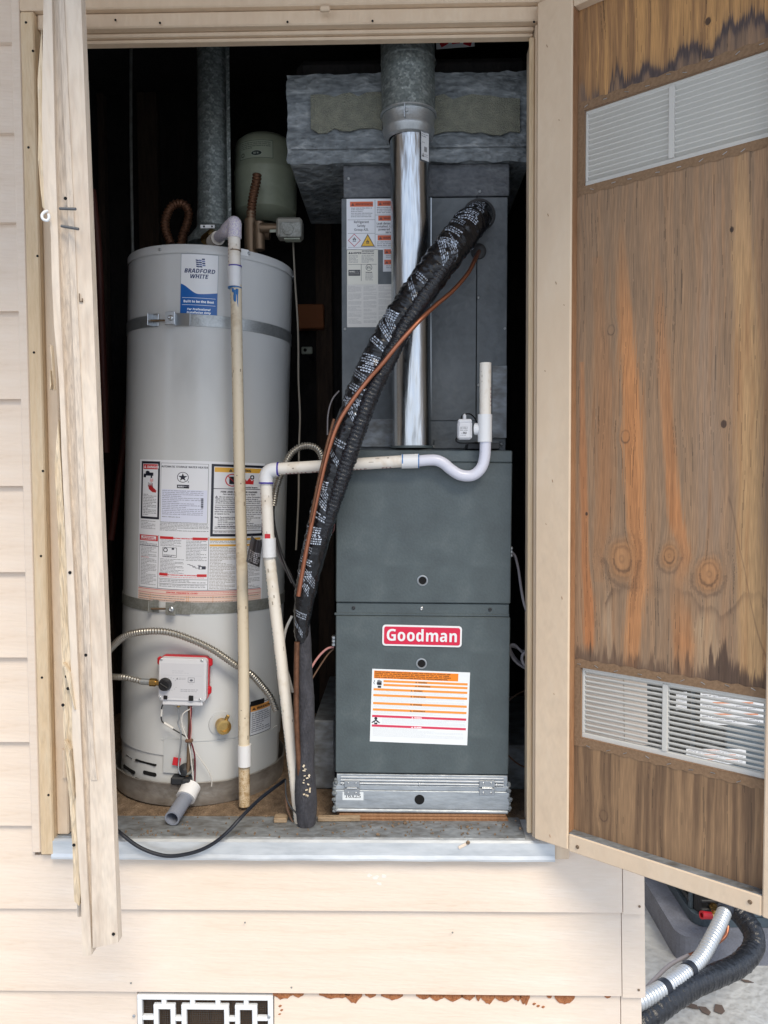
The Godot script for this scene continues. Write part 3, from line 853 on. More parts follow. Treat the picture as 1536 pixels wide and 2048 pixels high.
	M.screen = flat(Color(0.62, 0.6, 0.55, 0.10), 0.9)
	M.screen.transparency = BaseMaterial3D.TRANSPARENCY_ALPHA
	M.plywood = printed(plywood_image(), 0.8)
	M.concrete = grain([[0.0, c8(144, 146, 146)], [0.4, c8(166, 168, 169)], [0.8, c8(177, 180, 182)], [1.0, c8(188, 191, 194)]], 34, 0.008, 0.08, 0.4, 0.9, Vector3(1.1, 1.1, 1.1), 0, 1.5)
	M.pad = grain([[0.0, c8(88, 92, 102)], [0.5, c8(104, 108, 120)], [1.0, c8(120, 125, 138)]], 35, 0.02, 0.12, 0.5, 0.7, Vector3(3, 3, 3), 0, 0.8)
	M.unit = grain([[0.0, c8(58, 70, 80)], [0.5, c8(68, 81, 92)], [1.0, c8(76, 90, 102)]], 36, 0.01, 0.09, 0.4, 0.5, Vector3(2, 2, 2), 0.1, 0.4)
	M.unit_dark = flat(c8(34, 37, 42), 0.6)
	M.conduit = flat(c8(190, 194, 198), 0.34, 0.7)
	M.stain = flat(c8(92, 80, 74), 0.9)
	M.roofing = flat(c8(172, 152, 130), 0.8)
	M.labels_heater = printed(heater_label())
	M.label_brand = printed(brand_sticker(), 0.3)
	M.label_furnace = printed(furnace_label())
	M.label_refrigerant = printed(refrigerant_label())
	M.label_evaporator = printed(evaporator_label())
	M.label_page = printed(page_label())
	var im := paper(170, 250, c8(200, 204, 212))
	bar(im, 6, 14, 158, 46, c8(214, 150, 80)); warn_mark(im, 28, 40, 13, c8(40, 30, 30), c8(214, 150, 80)); write(im, "WARNING", 48, 50, 26, c8(40, 30, 30), true)
	frame_of(im, 0, 0, 170, 250, 5, c8(50, 54, 64)); fine_print(im, 14, 74, 144, 10, 16, c8(56, 58, 76), 0.5)
	M.label_warning = printed(im)
	im = paper(160, 70, c8(216, 222, 226)); write(im, "16X25", 80, 50, 42, c8(44, 46, 54), false, true, true)
	M.label_size = printed(im)
	im = paper(120, 240, c8(214, 216, 218)); fine_print(im, 10, 14, 90, 3, 16, G50(), 0.5); fine_print(im, 10, 96, 60, 1, 14, G50(), 0.5)
	for k in 9: bar(im, 44 + k * 5, 130, 2 + k % 3, 40, c8(20, 20, 24))
	warn_mark(im, 28, 200, 18, c8(40, 40, 44), Color.WHITE); fine_print(im, 52, 190, 50, 2, 14, G50(), 0.5)
	M.label_flue = printed(im)
	im = paper(100, 110, c8(206, 207, 212)); fine_print(im, 10, 12, 70, 3, 14, c8(40, 40, 44), 0.6); write(im, "c", 22, 78, 20, c8(30, 30, 34)); write(im, "RU", 36, 78, 26, c8(30, 30, 34), true); fine_print(im, 12, 88, 74, 1, 10, G50(), 0.5)
	M.label_switch = printed(im)
	im = paper(220, 110, c8(152, 160, 142)); frame_of(im, 0, 0, 220, 110, 3, c8(84, 96, 84)); fine_print(im, 14, 12, 190, 4, 11, c8(62, 74, 66), 0.5); blob(im, 120, 80, 36, 17, c8(28, 40, 40)); ring(im, 120, 80, 16, 3, c8(170, 178, 164), 2.1); ring(im, 26, 84, 11, 4, c8(62, 74, 66))
	fine_print(im, 102, 74, 40, 1, 14, c8(190, 196, 184), 0.8)
	M.label_expansion = printed(im)
	im = paper(360, 330, c8(214, 217, 222))
	for k in 3:
		bar(im, 70, 16 + k * 104, 200 + k * 30, 13, c8(206, 128, 86)); fine_print(im, 12, 20 + k * 104, 50, 4, 18, c8(60, 60, 70), 0.5); fine_print(im, 70, 50 + k * 104, 270, 3, 18, c8(90, 94, 110), 0.5)
	M.label_unit = printed(im)
	im = paper(300, 250, Color(0.8, 0.81, 0.84)); im.fill(c8(199, 200, 206))
	fine_print(im, 80, 52, 120, 2, 14, c8(176, 178, 186), 0.5); bar(im, 14, 86, 272, 3, c8(184, 186, 194))
	warn_mark(im, 116, 110, 7, c8(90, 90, 100), c8(199, 200, 206)); fine_print(im, 128, 104, 46, 2, 9, c8(120, 122, 132), 0.6)
	frame_of(im, 190, 100, 46, 36, 3, c8(120, 122, 132)); blob(im, 214, 120, 12, 8, c8(90, 92, 104)); fine_print(im, 200, 144, 30, 1, 9, c8(130, 132, 142), 0.6)
	fine_print(im, 140, 186, 120, 2, 12, c8(140, 142, 152), 0.6)
	for k in 14:
		var a := TAU * k / 16 + 0.5
		bar(im, 66 + cos(a) * 46, 150 + sin(a) * 46, 4, 4, c8(110, 112, 122))
	M.label_control = printed(im, 0.4)
	im = paper(60, 190, c8(30, 26, 30))
	for k in 5: fine_print(im, 8 + k * 10, 96, 8, 6, 14, c8(180, 180, 186), 0.7)
	M.label_black = printed(im, 0.35)

func _ready() -> void:
	rng.seed = 20
	# ---------------------------------------------------------------- camera, sky, sun, exposure
	var cam := Camera3D.new()
	cam.name = "camera"
	cam.transform = Transform3D(LOOK, EYE)
	cam.fov = rad_to_deg(2.0 * atan(1024.0 / LENS))
	cam.far = 300.0
	add_child(cam)
	cam.current = true
	var env := Environment.new()
	env.background_mode = Environment.BG_SKY
	var sky_mat := ProceduralSkyMaterial.new()
	sky_mat.sky_top_color = c8(176, 196, 224)
	sky_mat.sky_horizon_color = c8(226, 230, 236)
	sky_mat.ground_bottom_color = c8(150, 146, 140)
	sky_mat.ground_horizon_color = c8(200, 200, 198)
	sky_mat.sky_curve = 0.2
	sky_mat.sun_angle_max = 0.0
	var sky := Sky.new()
	sky.sky_material = sky_mat
	env.sky = sky
	env.tonemap_mode = Environment.TONE_MAPPER_LINEAR
	env.tonemap_exposure = 2.05
	env.sdfgi_enabled = true
	env.ssao_enabled = true
	env.ssil_enabled = true
	var we := WorldEnvironment.new()
	we.name = "world_environment"
	we.environment = env
	add_child(we)
	var sun := DirectionalLight3D.new()
	sun.name = "sun"
	sun.light_color = Color(1.0, 0.955, 0.885)
	sun.light_energy = 0.48
	sun.light_angular_distance = 24.0
	sun.shadow_enabled = true
	sun.rotation_degrees = Vector3(-48, 24, 0)
	add_child(sun)

	make_materials()
	build_setting()
	build_house()
	build_sill()
	build_heater()
	build_furnace()
	build_ducts()
	build_pipes()
	build_closet_things()
	build_right_door()
	build_left_door()
	build_outside()

# ------------------------------------------------------------------ the ground and the closet's own room
func build_setting() -> void:
	var st := mb()
	span(st, Vector3(-40, -0.2, -40), Vector3(40, 0, 40))
	struct("ground", st, M.concrete)
	st = mb()
	span(st, Vector3(-1.1, FLOOR - 0.05, -1.02), Vector3(0.52, FLOOR, -0.02))
	struct("closet_floor", st, M.dirt)
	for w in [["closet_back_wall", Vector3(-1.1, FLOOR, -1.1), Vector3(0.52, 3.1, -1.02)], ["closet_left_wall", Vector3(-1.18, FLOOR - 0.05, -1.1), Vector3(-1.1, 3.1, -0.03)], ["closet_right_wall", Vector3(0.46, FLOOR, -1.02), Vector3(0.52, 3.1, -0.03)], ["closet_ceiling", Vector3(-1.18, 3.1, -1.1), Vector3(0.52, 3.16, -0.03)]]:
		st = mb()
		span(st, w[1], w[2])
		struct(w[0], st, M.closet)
	st = mb()
	span(st, Vector3(-3.2, 3.17, -0.02), Vector3(1.5, 3.25, 1.15))
	struct("roof_eave", st, M.roofing)

# ------------------------------------------------------------------ siding, casing, header, sill
const COURSE := 0.2115
func lap(st: SurfaceTool, x0: float, x1: float, y0: float, y1: float, base := -1.0) -> void:   # one wedge of lap siding, thick at its lower edge
	var b := y0 if base < 0 else base
	var depth := func(y: float) -> float: return lerpf(0.008, -0.006, clampf((y - b) / COURSE, 0, 1))
	var n := Vector3(0, 0.066, 1).normalized()
	var zl: float = depth.call(y0)
	var zh: float = depth.call(y1)
	face(st, [Vector3(x0, y0, zl), Vector3(x1, y0, zl), Vector3(x1, y1, zh), Vector3(x0, y1, zh)], n)
	face(st, [Vector3(x0, y0, zl), Vector3(x1, y0, zl), Vector3(x1, y0, -0.025), Vector3(x0, y0, -0.025)], Vector3.DOWN)
	face(st, [Vector3(x0, y1, zh), Vector3(x1, y1, zh), Vector3(x1, y1, -0.025), Vector3(x0, y1, -0.025)], Vector3.UP)
	for x in [x0, x1]:
		face(st, [Vector3(x, y0, zl), Vector3(x, y1, zh), Vector3(x, y1, -0.025), Vector3(x, y0, -0.025)], Vector3(-1 if x == x0 else 1, 0, 0))

func build_house() -> void:
	var w := thing("house_wall", "pale beige house wall of wide lap siding around the open closet", "wall", Vector3.ZERO)
	var sill_y := 0.741
	for k in range(-3, 14):
		var y0 := 0.3965 + COURSE * k
		var y1 := y0 + COURSE
		var left := mb()
		if k == -1:                                              # cut out round the crawl space grille
			lap(left, -2.2, -0.6685, y0, y1); lap(left, -0.3215, 0.5435, y0, y1)
			lap(left, -0.6685, -0.3215, y0, y0 + 0.012)
		elif k < 1 or k > 11:
			lap(left, -2.2, 0.5435, y0, y1)
		elif k == 1:
			lap(left, -2.2, -0.919, y0, y1); lap(left, -0.919, 0.412, y0, sill_y, y0); lap(left, 0.412, 0.5435, y0, y1)
		else:
			lap(left, -2.2, -0.919, y0, y1)
			var r := mb()
			lap(r, 0.412, 0.5435, y0, y1)
			put(w, "siding_board", r, M.siding)
		put(w, "siding_board", left, M.siding)
		var c := mb()                                            # the separate corner pieces, each a little skewed
		var e: float = 0.598 + [0.0, -0.004, 0.003, -0.002, 0.004][(k + 4) % 5]
		lap(c, 0.5455, e, y0 - 0.004, y1 - 0.005, y0 - 0.004)
		span(c, Vector3(e - 0.012, y0 - 0.004, -0.12), Vector3(e - 0.0005, y1 - 0.006, -0.026))
		put(w, "corner_piece", c, M.siding)
		if k > -2 and k < 3:
			screw(w, Vector3(0.585, y0 + 0.016, 0.008), 0.003, M.bronze)
		var s := mb()                                            # the side of the house round the corner
		span(s, Vector3(0.53, y0, -5.0), Vector3(0.575, y1 - 0.002, -0.121))
		put(w, "side_board", s, M.siding)
	for p in [[262, 1966], [583, 1975], [905, 1865], [490, 1845]]:
		screw(w, at(p[0], p[1], 0.0075), 0.0024, M.strap_old)
	# strip of siding edge beside the casing, and the sheathing that closes the wall
	var st := mb()
	span(st, Vector3(-0.918, 0.755, -0.02), Vector3(-0.8965, 2.95, 0.016), 0.002)
	put(w, "edge_strip", st, M.siding)
	st = mb()
	span(st, Vector3(-2.2, 0.0, -0.06), Vector3(-0.70, 0.40, -0.027)); span(st, Vector3(-0.29, 0.0, -0.06), Vector3(0.53, 0.40, -0.027)); span(st, Vector3(-2.2, 0.40, -0.06), Vector3(0.53, 0.735, -0.027))
	span(st, Vector3(-0.90, 2.934, -0.06), Vector3(0.40, 3.17, -0.027)); span(st, Vector3(-2.2, 0.735, -0.06), Vector3(-0.90, 3.1, -0.027)); span(st, Vector3(0.40, 0.735, -0.06), Vector3(0.53, 3.1, -0.027))
	put(w, "sheathing", st, M.stud)
	st = mb()
	span(st, Vector3(-0.75, 0.1, -0.30), Vector3(-0.25, 0.44, -0.28))
	put(w, "crawlspace_board", st, M.raw_wood)
	# chalky white smudges on the board under the sill
	for p in [[738, 1750, 8, 4], [752, 1754, 9, 5], [768, 1752, 7, 6], [758, 1766, 8, 4]]:
		var q := PackedVector2Array()
		var c := at(p[0], p[1], 0.0)
		for k in 9: q.append(Vector2(c.x + cos(TAU * k / 9) * p[2] * 0.0011 * rng.randf_range(0.5, 1.1), c.y + sin(TAU * k / 9) * p[3] * 0.0011 * rng.randf_range(0.5, 1.1)))
		var zs := lerpf(0.008, -0.006, (c.y - 0.608) / COURSE)
		st = mb()
		prism(st, q, zs - 0.002, zs + 0.0006)
		put(w, "chalk_smudge", st, M.smudge)
	# brown patches where the paint has come away under the second board
	var yl := 0.3965
	for p in [[545, 585, 0.011], [585, 607, 0.007], [638, 700, 0.009], [690, 724, 0.018], [730, 752, 0.006], [762, 806, 0.010], [832, 862, 0.008], [858, 890, 0.011], [886, 926, 0.013], [922, 950, 0.010], [952, 962, 0.012], [962, 990, 0.018], [988, 1030, 0.012], [1026, 1044, 0.010], [1040, 1060, 0.018], [1110, 1150, 0.017], [1094, 1104, 0.005], [1210, 1222, 0.003]]:
		var x0 := at(p[0], 1990, 0.0).x
		var x1 := at(p[1], 1990, 0.0).x
		var q := PackedVector2Array([Vector2(x1, yl + 0.004), Vector2(x0, yl + 0.004)])
		for k in 9:
			var t := k / 8.0
			q.append(Vector2(lerpf(x0, x1, t), yl - 0.009 - 1.35 * p[2] * pow(sin(PI * clampf(t, 0.04, 0.96)), 0.7) * rng.randf_range(0.75, 1.1)))
		st = mb()
		prism(st, q, -0.0062, -0.0022)
		put(w, "peeled_patch", st, M.peel)
	for p in [[560, 2012], [563, 2020], [559, 2028], [1076, 2012], [1086, 2014], [1068, 2008]]:
		st = mb()
		var c := at(p[0], p[1], -0.003)
		prism(st, PackedVector2Array([Vector2(c.x - .004, c.y), Vector2(c.x, c.y - .003), Vector2(c.x + .005, c.y + .001), Vector2(c.x + .001, c.y + .003)]), -0.0055, -0.0018)
		put(w, "peeled_patch", st, M.peel)

	# casing and header
	var f := thing("door_casing", "weathered cream wooden frame around the closet opening", "door frame", Vector3(-0.28, FLOOR, 0))
	f.position = Vector3.ZERO
	for b in [["left_casing", Vector3(-0.8935, 0.752, -0.02), Vector3(-0.8605, 2.786, 0.022), M.casing], ["left_jamb", Vector3(-0.860, 0.795, -0.13), Vector3(-0.83, 2.70, 0.004), M.trim], ["left_stop", Vector3(-0.8295, 0.80, -0.06), Vector3(-0.815, 2.70, -0.03), M.trim],
			["right_stop", Vector3(0.3105, 0.80, -0.014), Vector3(0.3235, 2.722, -0.004), M.casing], ["right_jamb", Vector3(0.324, 0.74, -0.13), Vector3(0.352, 2.75, -0.001), M.trim], ["right_casing", Vector3(0.3525, 0.745, -0.02), Vector3(0.411, 2.80, 0.016), M.trim],
			["header_casing", Vector3(-0.8935, 2.787, -0.02), Vector3(0.50, 2.9325, 0.024), M.trim], ["header_board", Vector3(-0.860, 2.752, -0.055), Vector3(0.3515, 2.7865, 0.008), M.trim], ["header_jamb", Vector3(-0.8595, 2.742, -0.055), Vector3(0.3230, 2.7515, -0.012), M.trim], ["header_stop", Vector3(-0.8595, 2.7335, -0.048), Vector3(0.3225, 2.7415, -0.022), M.trim]]:
		st = mb()
		span(st, b[1], b[2], 0.003)
		put(f, b[0], st, b[3])
	for p in [[52, 45], [66, 102], [57, 295], [75, 512], [68, 705], [86, 942], [82, 1112], [84, 1355], [97, 1590]]:
		screw(f, at(p[0], p[1], 0.022), 0.003, M.hole)
	for p in [[231, 40], [320, 46], [575, 44], [557, 14], [1068, 44], [745, 42]]: screw(f, at(p[0], p[1], 0.013), 0.0028, M.hole)
	st = mb()                                                    # the small catch under the header
	box(st, at(650, 18, 0.03), Vector3(0.024, 0.012, 0.012), 0.003)
	put(f, "catch_block", st, M.trim)
	for y in [0.98, 2.35]:                                       # old hinge knuckles on the left jamb
		st = mb()
		cyl(st, Vector3(-0.832, y - 0.035, 0.012), Vector3(-0.832, y + 0.035, 0.012), 0.006)
		put(f, "hinge_knuckle", st, M.trim)

func build_sill() -> void:
	var s := thing("sill_flashing", "bent sheet metal sill under the closet opening", "sill")
	var st := mb()
	var x0 := -0.8665
	var x1 := 0.3745
	var prof := [[-0.105, 0.790], [0.0, 0.7925], [0.016, 0.7915], [0.0215, 0.787], [0.0225, 0.756], [0.026, 0.748], [0.026, 0.7435], [0.018, 0.7425]]
	for i in prof.size() - 1:
		var a = prof[i]
		var b = prof[i + 1]
		var n := Vector3(0, b[0] - a[0], a[1] - b[1]).normalized()
		var m := 24
		for k in m:
			var u := lerpf(x0, x1, float(k) / m)
			var v := lerpf(x0, x1, float(k + 1) / m)
			var du := 0.0012 * sin(u * 31.0) if i > 2 else 0.0
			var dv := 0.0012 * sin(v * 31.0) if i > 2 else 0.0
			face(st, [Vector3(u, a[1], a[0] + du * (0 if i == 3 else 1)), Vector3(v, a[1], a[0] + dv * (0 if i == 3 else 1)), Vector3(v, b[1], b[0] + dv), Vector3(u, b[1], b[0] + du)], n)
	put(s, "front_flange", st, M.flashing)
	st = mb()
	span(st, Vector3(x0 + 0.01, 0.776, -0.11), Vector3(0.307, 0.7945, 0.012), 0.003)
	put(s, "top_plate", st, M.dirty_metal)
	st = mb()
	span(st, Vector3(x0, 0.7425, -0.06), Vector3(x1 - 0.01, 0.776, 0.012))
	put(s, "backing_board", st, M.stud)
	screw(s, at(936, 1685, 0.0245), 0.005, M.bronze)
	st = mb()
	box(st, at(925, 1692, 0.0235), Vector3(0.022, 0.007, 0.003), 0.001, Basis(Vector3.BACK, 0.5))
	put(s, "paint_smear", st, M.siding)
	# decorative crawl space grille
	var c := Vector3(-0.495, 0.29, 0.004)
	var g := thing("crawlspace_grille", "white cast grille with a geometric lattice under the siding", "vent grille", c)
	var s0 := 1.0 / 2.56 / 822.0
	var mid := 1025.0
	var rows := [[665, 1235, 1385, 1262], [665, 1262, 690, 1640], [1358, 1262, 1385, 1640], [793, 1262, 818, 1290], [945, 1262, 970, 1290], [1080, 1262, 1105, 1290], [1230, 1262, 1255, 1290], [750, 1290, 865, 1316], [898, 1290, 1150, 1316], [1183, 1290, 1300, 1316], [750, 1316, 775, 1440], [840, 1316, 865, 1440], [898, 1316, 925, 1440], [1125, 1316, 1150, 1440], [1183, 1316, 1208, 1440], [1274, 1316, 1300, 1440], [690, 1352, 750, 1375], [1300, 1352, 1358, 1375], [865, 1357, 898, 1380], [1150, 1357, 1183, 1380]]
	var all := []
	for r in rows:
		all.append(r)
		if r[3] - r[1] < 200: all.append([r[0], 2880 - r[3], r[2], 2880 - r[1]])
	st = mb()
	for r in all:
		var a := Vector3((r[0] - mid) * s0, (1438 - r[3]) * s0, -0.012)
		var b := Vector3((r[2] - mid) * s0, (1438 - r[1]) * s0, 0.0015 if r[3] - r[1] > 200 or r[2] - r[0] > 500 else 0.0)
		span(st, a, b, 0.0016)
	put(g, "lattice", st, M.white)
	st = mb()
	var y_top := (1438 - 1236) * s0
	for k in 60: span(st, Vector3(-0.17 + k * 0.0058, -y_top, -0.0165), Vector3(-0.1692 + k * 0.0058, y_top, -0.0160))
	for k in 33: span(st, Vector3(-0.17, -y_top + k * 0.0058, -0.0158), Vector3(0.17, -y_top + 0.0008 + k * 0.0058, -0.0153))
	var mesh := put(g, "wire_mesh", st, M.wire)
	mesh.set_meta("kind", "stuff")
	for p in [[268, 2032], [538, 2034]]: screw(g, at(p[0], p[1], 0.0055) - c, 0.004, M.steel)

# ------------------------------------------------------------------ water heater
var heater: Node3D
const TANK_R := 0.235

func on_tank(px: float, py: float, r := TANK_R) -> Vector2:      # (turn, height) on the heater's jacket
	var inv := heater.transform.affine_inverse()
	var e := inv * EYE
	var d := inv.basis * ray(px, py)
	var a := d.x * d.x + d.z * d.z
	var b := e.x * d.x + e.z * d.z
	var c := e.x * e.x + e.z * e.z - r * r
	var t := (-b - sqrt(maxf(b * b - a * c, 0.0))) / a
	var p := e + d * t
	return Vector2(atan2(p.x, p.z), p.y)

func tank_point(px: float, py: float, lift := 0.0) -> Vector3:   # in the heater's own axes
	var q := on_tank(px, py)
	return Vector3(sin(q.x) * (TANK_R + lift), q.y, cos(q.x) * (TANK_R + lift))

func tank_basis(t: float) -> Basis:                              # z points out of the jacket
	return Basis(Vector3.UP, t)

func tank_sheet(called: String, x0: float, y0: float, x1: float, y1: float, m: Material, thick := 0.0008, lift := 0.0, parent: Node3D = null) -> MeshInstance3D:
	var ym := (y0 + y1) / 2
	var xm := (x0 + x1) / 2
	var st := mb()
	wrap_sheet(st, TANK_R + lift, on_tank(x0, ym).x, on_tank(x1, ym).x, on_tank(xm, y1).y, on_tank(xm, y0).y, thick)
	return put(heater if parent == null else parent, called, st, m)

func tank_path(a: Array) -> PackedVector3Array:                  # [px, py, lift] rows
	var out := PackedVector3Array()
	for p in a: out.append(tank_point(p[0], p[1], p[2]))
	return out

func build_heater() -> void:
	heater = thing("water_heater", "tall grey tank water heater with printed labels and a dial control, left of the furnace", "water heater", Vector3(-0.607, FLOOR, -0.42), Vector3(0, 0, -0.037))
	var H := on_tank(412, 490).y
	var st := mb()
	lathe(st, [Vector2(TANK_R - 0.004, 0.02), Vector2(TANK_R - 0.004, 0.135), Vector2(TANK_R, 0.137), Vector2(TANK_R, H - 0.022)], 96)
	put(heater, "jacket", st, M.tank)
	st = mb()
	lathe(st, [Vector2(TANK_R + 0.0028, H - 0.0235), Vector2(TANK_R + 0.0028, H - 0.003), Vector2(TANK_R + 0.001, H), Vector2(TANK_R - 0.004, H + 0.001), Vector2(TANK_R - 0.008, H - 0.004), Vector2(0.04, H + 0.004), Vector2(0, H + 0.004)], 96)
	put(heater, "top_lid", st, M.tank)
	for p in [[320, 499], [497, 507], [586, 553]]:
		var q := on_tank(p[0], p[1], TANK_R + 0.003)
		screw(heater, Vector3(sin(q.x), 0, cos(q.x)) * (TANK_R + 0.003) + Vector3(0, q.y, 0), 0.0045, M.steel, Vector3(sin(q.x), 0, cos(q.x)))
	# printed labels
	tank_sheet("brand_sticker", 361, 508, 436, 636, M.label_brand).set_meta("label", "white and blue brand sticker high on the tank")
	tank_sheet("instruction_label", 278, 922, 526, 1206, M.labels_heater).set_meta("label", "large white instruction label wrapped round the tank")
	tank_sheet("warning_label", 499, 1404, 541, 1466, M.label_warning).set_meta("label", "small warning label low on the right of the tank")
	tank_sheet("rating_strip", 501, 1400, 528, 1410, M.black, 0.0009)
	tank_sheet("white_corner_tag", 481, 499, 496, 512, M.white, 0.0009, 0.003)
	# lower jacket: plates, seam and air slots
	tank_sheet("access_plate", 476, 1470, 551, 1562, M.tank_grey, 0.004)
	tank_sheet("access_plate", 328, 1478, 379, 1546, M.tank_grey, 0.003)
	tank_sheet("seam_bead", 322, 1481, 478, 1483, M.tank_grey, 0.0015)
	tank_sheet("lower_cover", 380, 1484, 476, 1566, M.tank, 0.0018)
	for s in [[270, 1518, 311, 1533], [285, 1541, 311, 1555], [246, 1535, 268, 1543], [247, 1550, 258, 1560], [250, 1510, 262, 1518], [268, 1559, 292, 1563]]:
		var a := on_tank(s[0], s[1])
		var b := on_tank(s[2], s[3])
		var w := (b.x - a.x) * TANK_R
		st = mb()
		var poly := rounded(absf(w), absf(a.y - b.y), absf(a.y - b.y) * 0.48)
		prism(st, poly, -0.004, 0.0006, Transform3D(tank_basis((a.x + b.x) / 2), Vector3(sin((a.x + b.x) / 2), 0, cos((a.x + b.x) / 2)) * (TANK_R - 0.0035) + Vector3(0, (a.y + b.y) / 2, 0)))
		put(heater, "air_slot", st, M.hole)
	for k in 6:
		var t := on_tank(557, 1480 + k * 13).x
		var y := on_tank(545, 1486 + k * 13).y
		st = mb()
		wrap_sheet(st, TANK_R - 0.003, 0.92, 1.35, y - 0.0035, y + 0.004, 0.0042)
		put(heater, "air_slot", st, M.hole)
	# drain valve
	var dv := tank_point(442, 1447)
	var out := Vector3(sin(on_tank(442, 1447).x), 0, cos(on_tank(442, 1447).x))
	var xo := out.cross(Vector3.UP).normalized()
	var xf := Transform3D(Basis(xo, out, xo.cross(out)), dv)
	var valve := Node3D.new(); valve.name = "drain_valve"; heater.add_child(valve, true)
	st = mb()
	lathe(st, [Vector2(0.034, -0.003), Vector2(0.0335, 0.002), Vector2(0.014, 0.005), Vector2(0.012, 0.005)], 32, xf)
	put(valve, "escutcheon", st, M.tank_grey)
	st = mb()
	lathe(st, [Vector2(0.017, 0.003), Vector2(0.0185, 0.012), Vector2(0.0165, 0.022), Vector2(0.020, 0.026), Vector2(0.020, 0.036), Vector2(0.013, 0.037), Vector2(0.013, 0.03), Vector2(0.0, 0.03)], 20, xf)
	put(valve, "brass_body", st, M.brass)
	st = mb()
	box(st, xf * Vector3(-0.008, 0.03, 0.022), Vector3(0.010, 0.022, 0.006), 0.002, Basis(Vector3.BACK, -0.45))
	put(valve, "handle", st, M.brass)
	build_control()

func build_control() -> void:
	var ctl := Node3D.new()
	ctl.name = "gas_control"
	heater.add_child(ctl, true)
	var q := on_tank(374, 1352)
	ctl.transform = Transform3D(Basis(Vector3.UP, q.x * 0.3), tank_point(374, 1352, 0.0))
	var s := 2.02 / LENS                                          # metres per survey pixel at the control
	var P := func(px: float, py: float, z: float) -> Vector3: return Vector3((px - 374) * s, (1352 - py) * s, z)
	var st := mb()
	prism(st, rounded(0.1295, 0.1175, 0.012), 0.008, 0.024, Transform3D(Basis(), Vector3(0, 0.002, 0)))
	put(ctl, "red_gasket", st, M.red)
	st = mb()
	prism(st, rounded(0.126, 0.114, 0.010), 0.0245, 0.046, Transform3D(Basis(), Vector3(0, 0.0015, 0)))
	prism(st, rounded(0.120, 0.108, 0.010), 0.046, 0.049, Transform3D(Basis(), Vector3(0, 0.0015, 0)))
	put(ctl, "cover", st, M.plastic)
	st = mb()
	sheet(st, Vector3(0, 0.0, 0.0492), 0.114, 0.092, Basis(), 0.0004)
	put(ctl, "printed_face", st, M.label_control)
	st = mb()
	box(st, Vector3(0, -0.056, 0.030), Vector3(0.108, 0.026, 0.030), 0.003)
	put(ctl, "terminal_block", st, M.plastic)
	st = mb()
	lathe(st, [Vector2(0.0175, 0.0), Vector2(0.0175, 0.004), Vector2(0.0155, 0.006), Vector2(0.0145, 0.015), Vector2(0.013, 0.017), Vector2(0, 0.017)], 28, Transform3D(Basis(Vector3.RIGHT, PI / 2), P.call(340, 1360, 0.0495)))
	box(st, P.call(340, 1360, 0.067), Vector3(0.025, 0.004, 0.004), 0.001, Basis(Vector3.BACK, -0.55))
	put(ctl, "dial", st, M.black)
	for p in [[331, 1310], [413, 1310], [411, 1390], [330, 1388]]: screw(ctl, P.call(p[0], p[1], 0.048), 0.004, M.steel)
	for p in [[321, 1318], [425, 1318], [424, 1376]]:
		st = mb()
		box(st, P.call(p[0], p[1], 0.018), Vector3(0.012, 0.022, 0.014), 0.004)
		put(ctl, "red_lug", st, M.red)
	for p in [[341, 1387, 0.010, 0.010], [393, 1387, 0.012, 0.014]]:
		st = mb()
		box(st, P.call(p[0], p[1], 0.046), Vector3(p[2], p[3], 0.014), 0.001)
		put(ctl, "black_plug", st, M.black)
	st = mb()
	cyl(st, P.call(365, 1395, 0.036), P.call(365, 1409, 0.036), 0.0048)
	put(ctl, "brass_nut", st, M.brass)
	# wires and tubes that hang from the control
	for w in [["pilot_tube", [[364, 1408, .036], [364, 1430, .03], [362, 1440, .03], [367, 1455, .03], [367, 1480, .03], [363, 1510, .025], [363, 1530, .03], [366, 1540, .03]], 0.0021, M.steel], ["black_lead", [[341, 1396, .03], [334, 1408, .03], [333, 1430, .03], [338, 1440, .03], [355, 1452, .03], [376, 1466, .03], [386, 1476, .03]], 0.0018, M.black], ["lead_sleeve", [[334, 1412, .03], [333, 1426, .03]], 0.0028, M.white_wire], ["lead_sleeve", [[338, 1439, .03], [354, 1450, .03]], 0.0036, M.white_wire],
			["white_lead", [[393, 1394, .04], [389, 1406, .036], [372, 1420, .034], [370, 1440, .034], [376, 1462, .034], [382, 1475, .032]], 0.0017, M.white_wire], ["white_lead", [[384, 1478, .03], [395, 1500, .03], [412, 1528, .028], [421, 1550, .026], [421, 1566, .024]], 0.0016, M.white_wire], ["white_lead", [[381, 1478, .03], [384, 1500, .03], [387, 1530, .03], [390, 1552, .03], [400, 1566, .028]], 0.0016, M.white_wire], ["red_lead", [[386, 1400, .038], [386, 1420, .036], [383, 1450, .034], [381, 1475, .034]], 0.0022, M.maroon], ["red_lead", [[386, 1478, .032], [391, 1500, .032], [392, 1525, .032], [391, 1560, .03]], 0.0022, M.maroon],
			["pink_lead", [[385, 1396, .038], [385, 1420, .037], [386, 1450, .034], [384, 1475, .034]], 0.0014, M.pink_wire], ["burner_tube", [[382, 1398, .024], [382, 1440, .022], [380, 1500, .022], [379, 1530, .022], [376, 1546, .02]], 0.0052, M.bronze], ["burner_tube_end", [[388, 1512, .024], [386, 1535, .024], [372, 1543, .022]], 0.0045, M.strap_old]]:
		var st2 := mb()
		tube(st2, smooth(tank_path(w[1]), 6), w[2], 8)
		put(heater, w[0], st2, w[3])
	st = mb()
	box(st, tank_point(382, 1473, 0.033), Vector3(0.020, 0.009, 0.012), 0.002)
	put(heater, "wire_clip", st, M.brown_wire)
	st = mb()
	box(st, tank_point(356, 1520, 0.012), Vector3(0.021, 0.022, 0.002), 0.0005, Basis(Vector3.BACK, -0.15))
	put(heater, "red_tag", st, M.red)
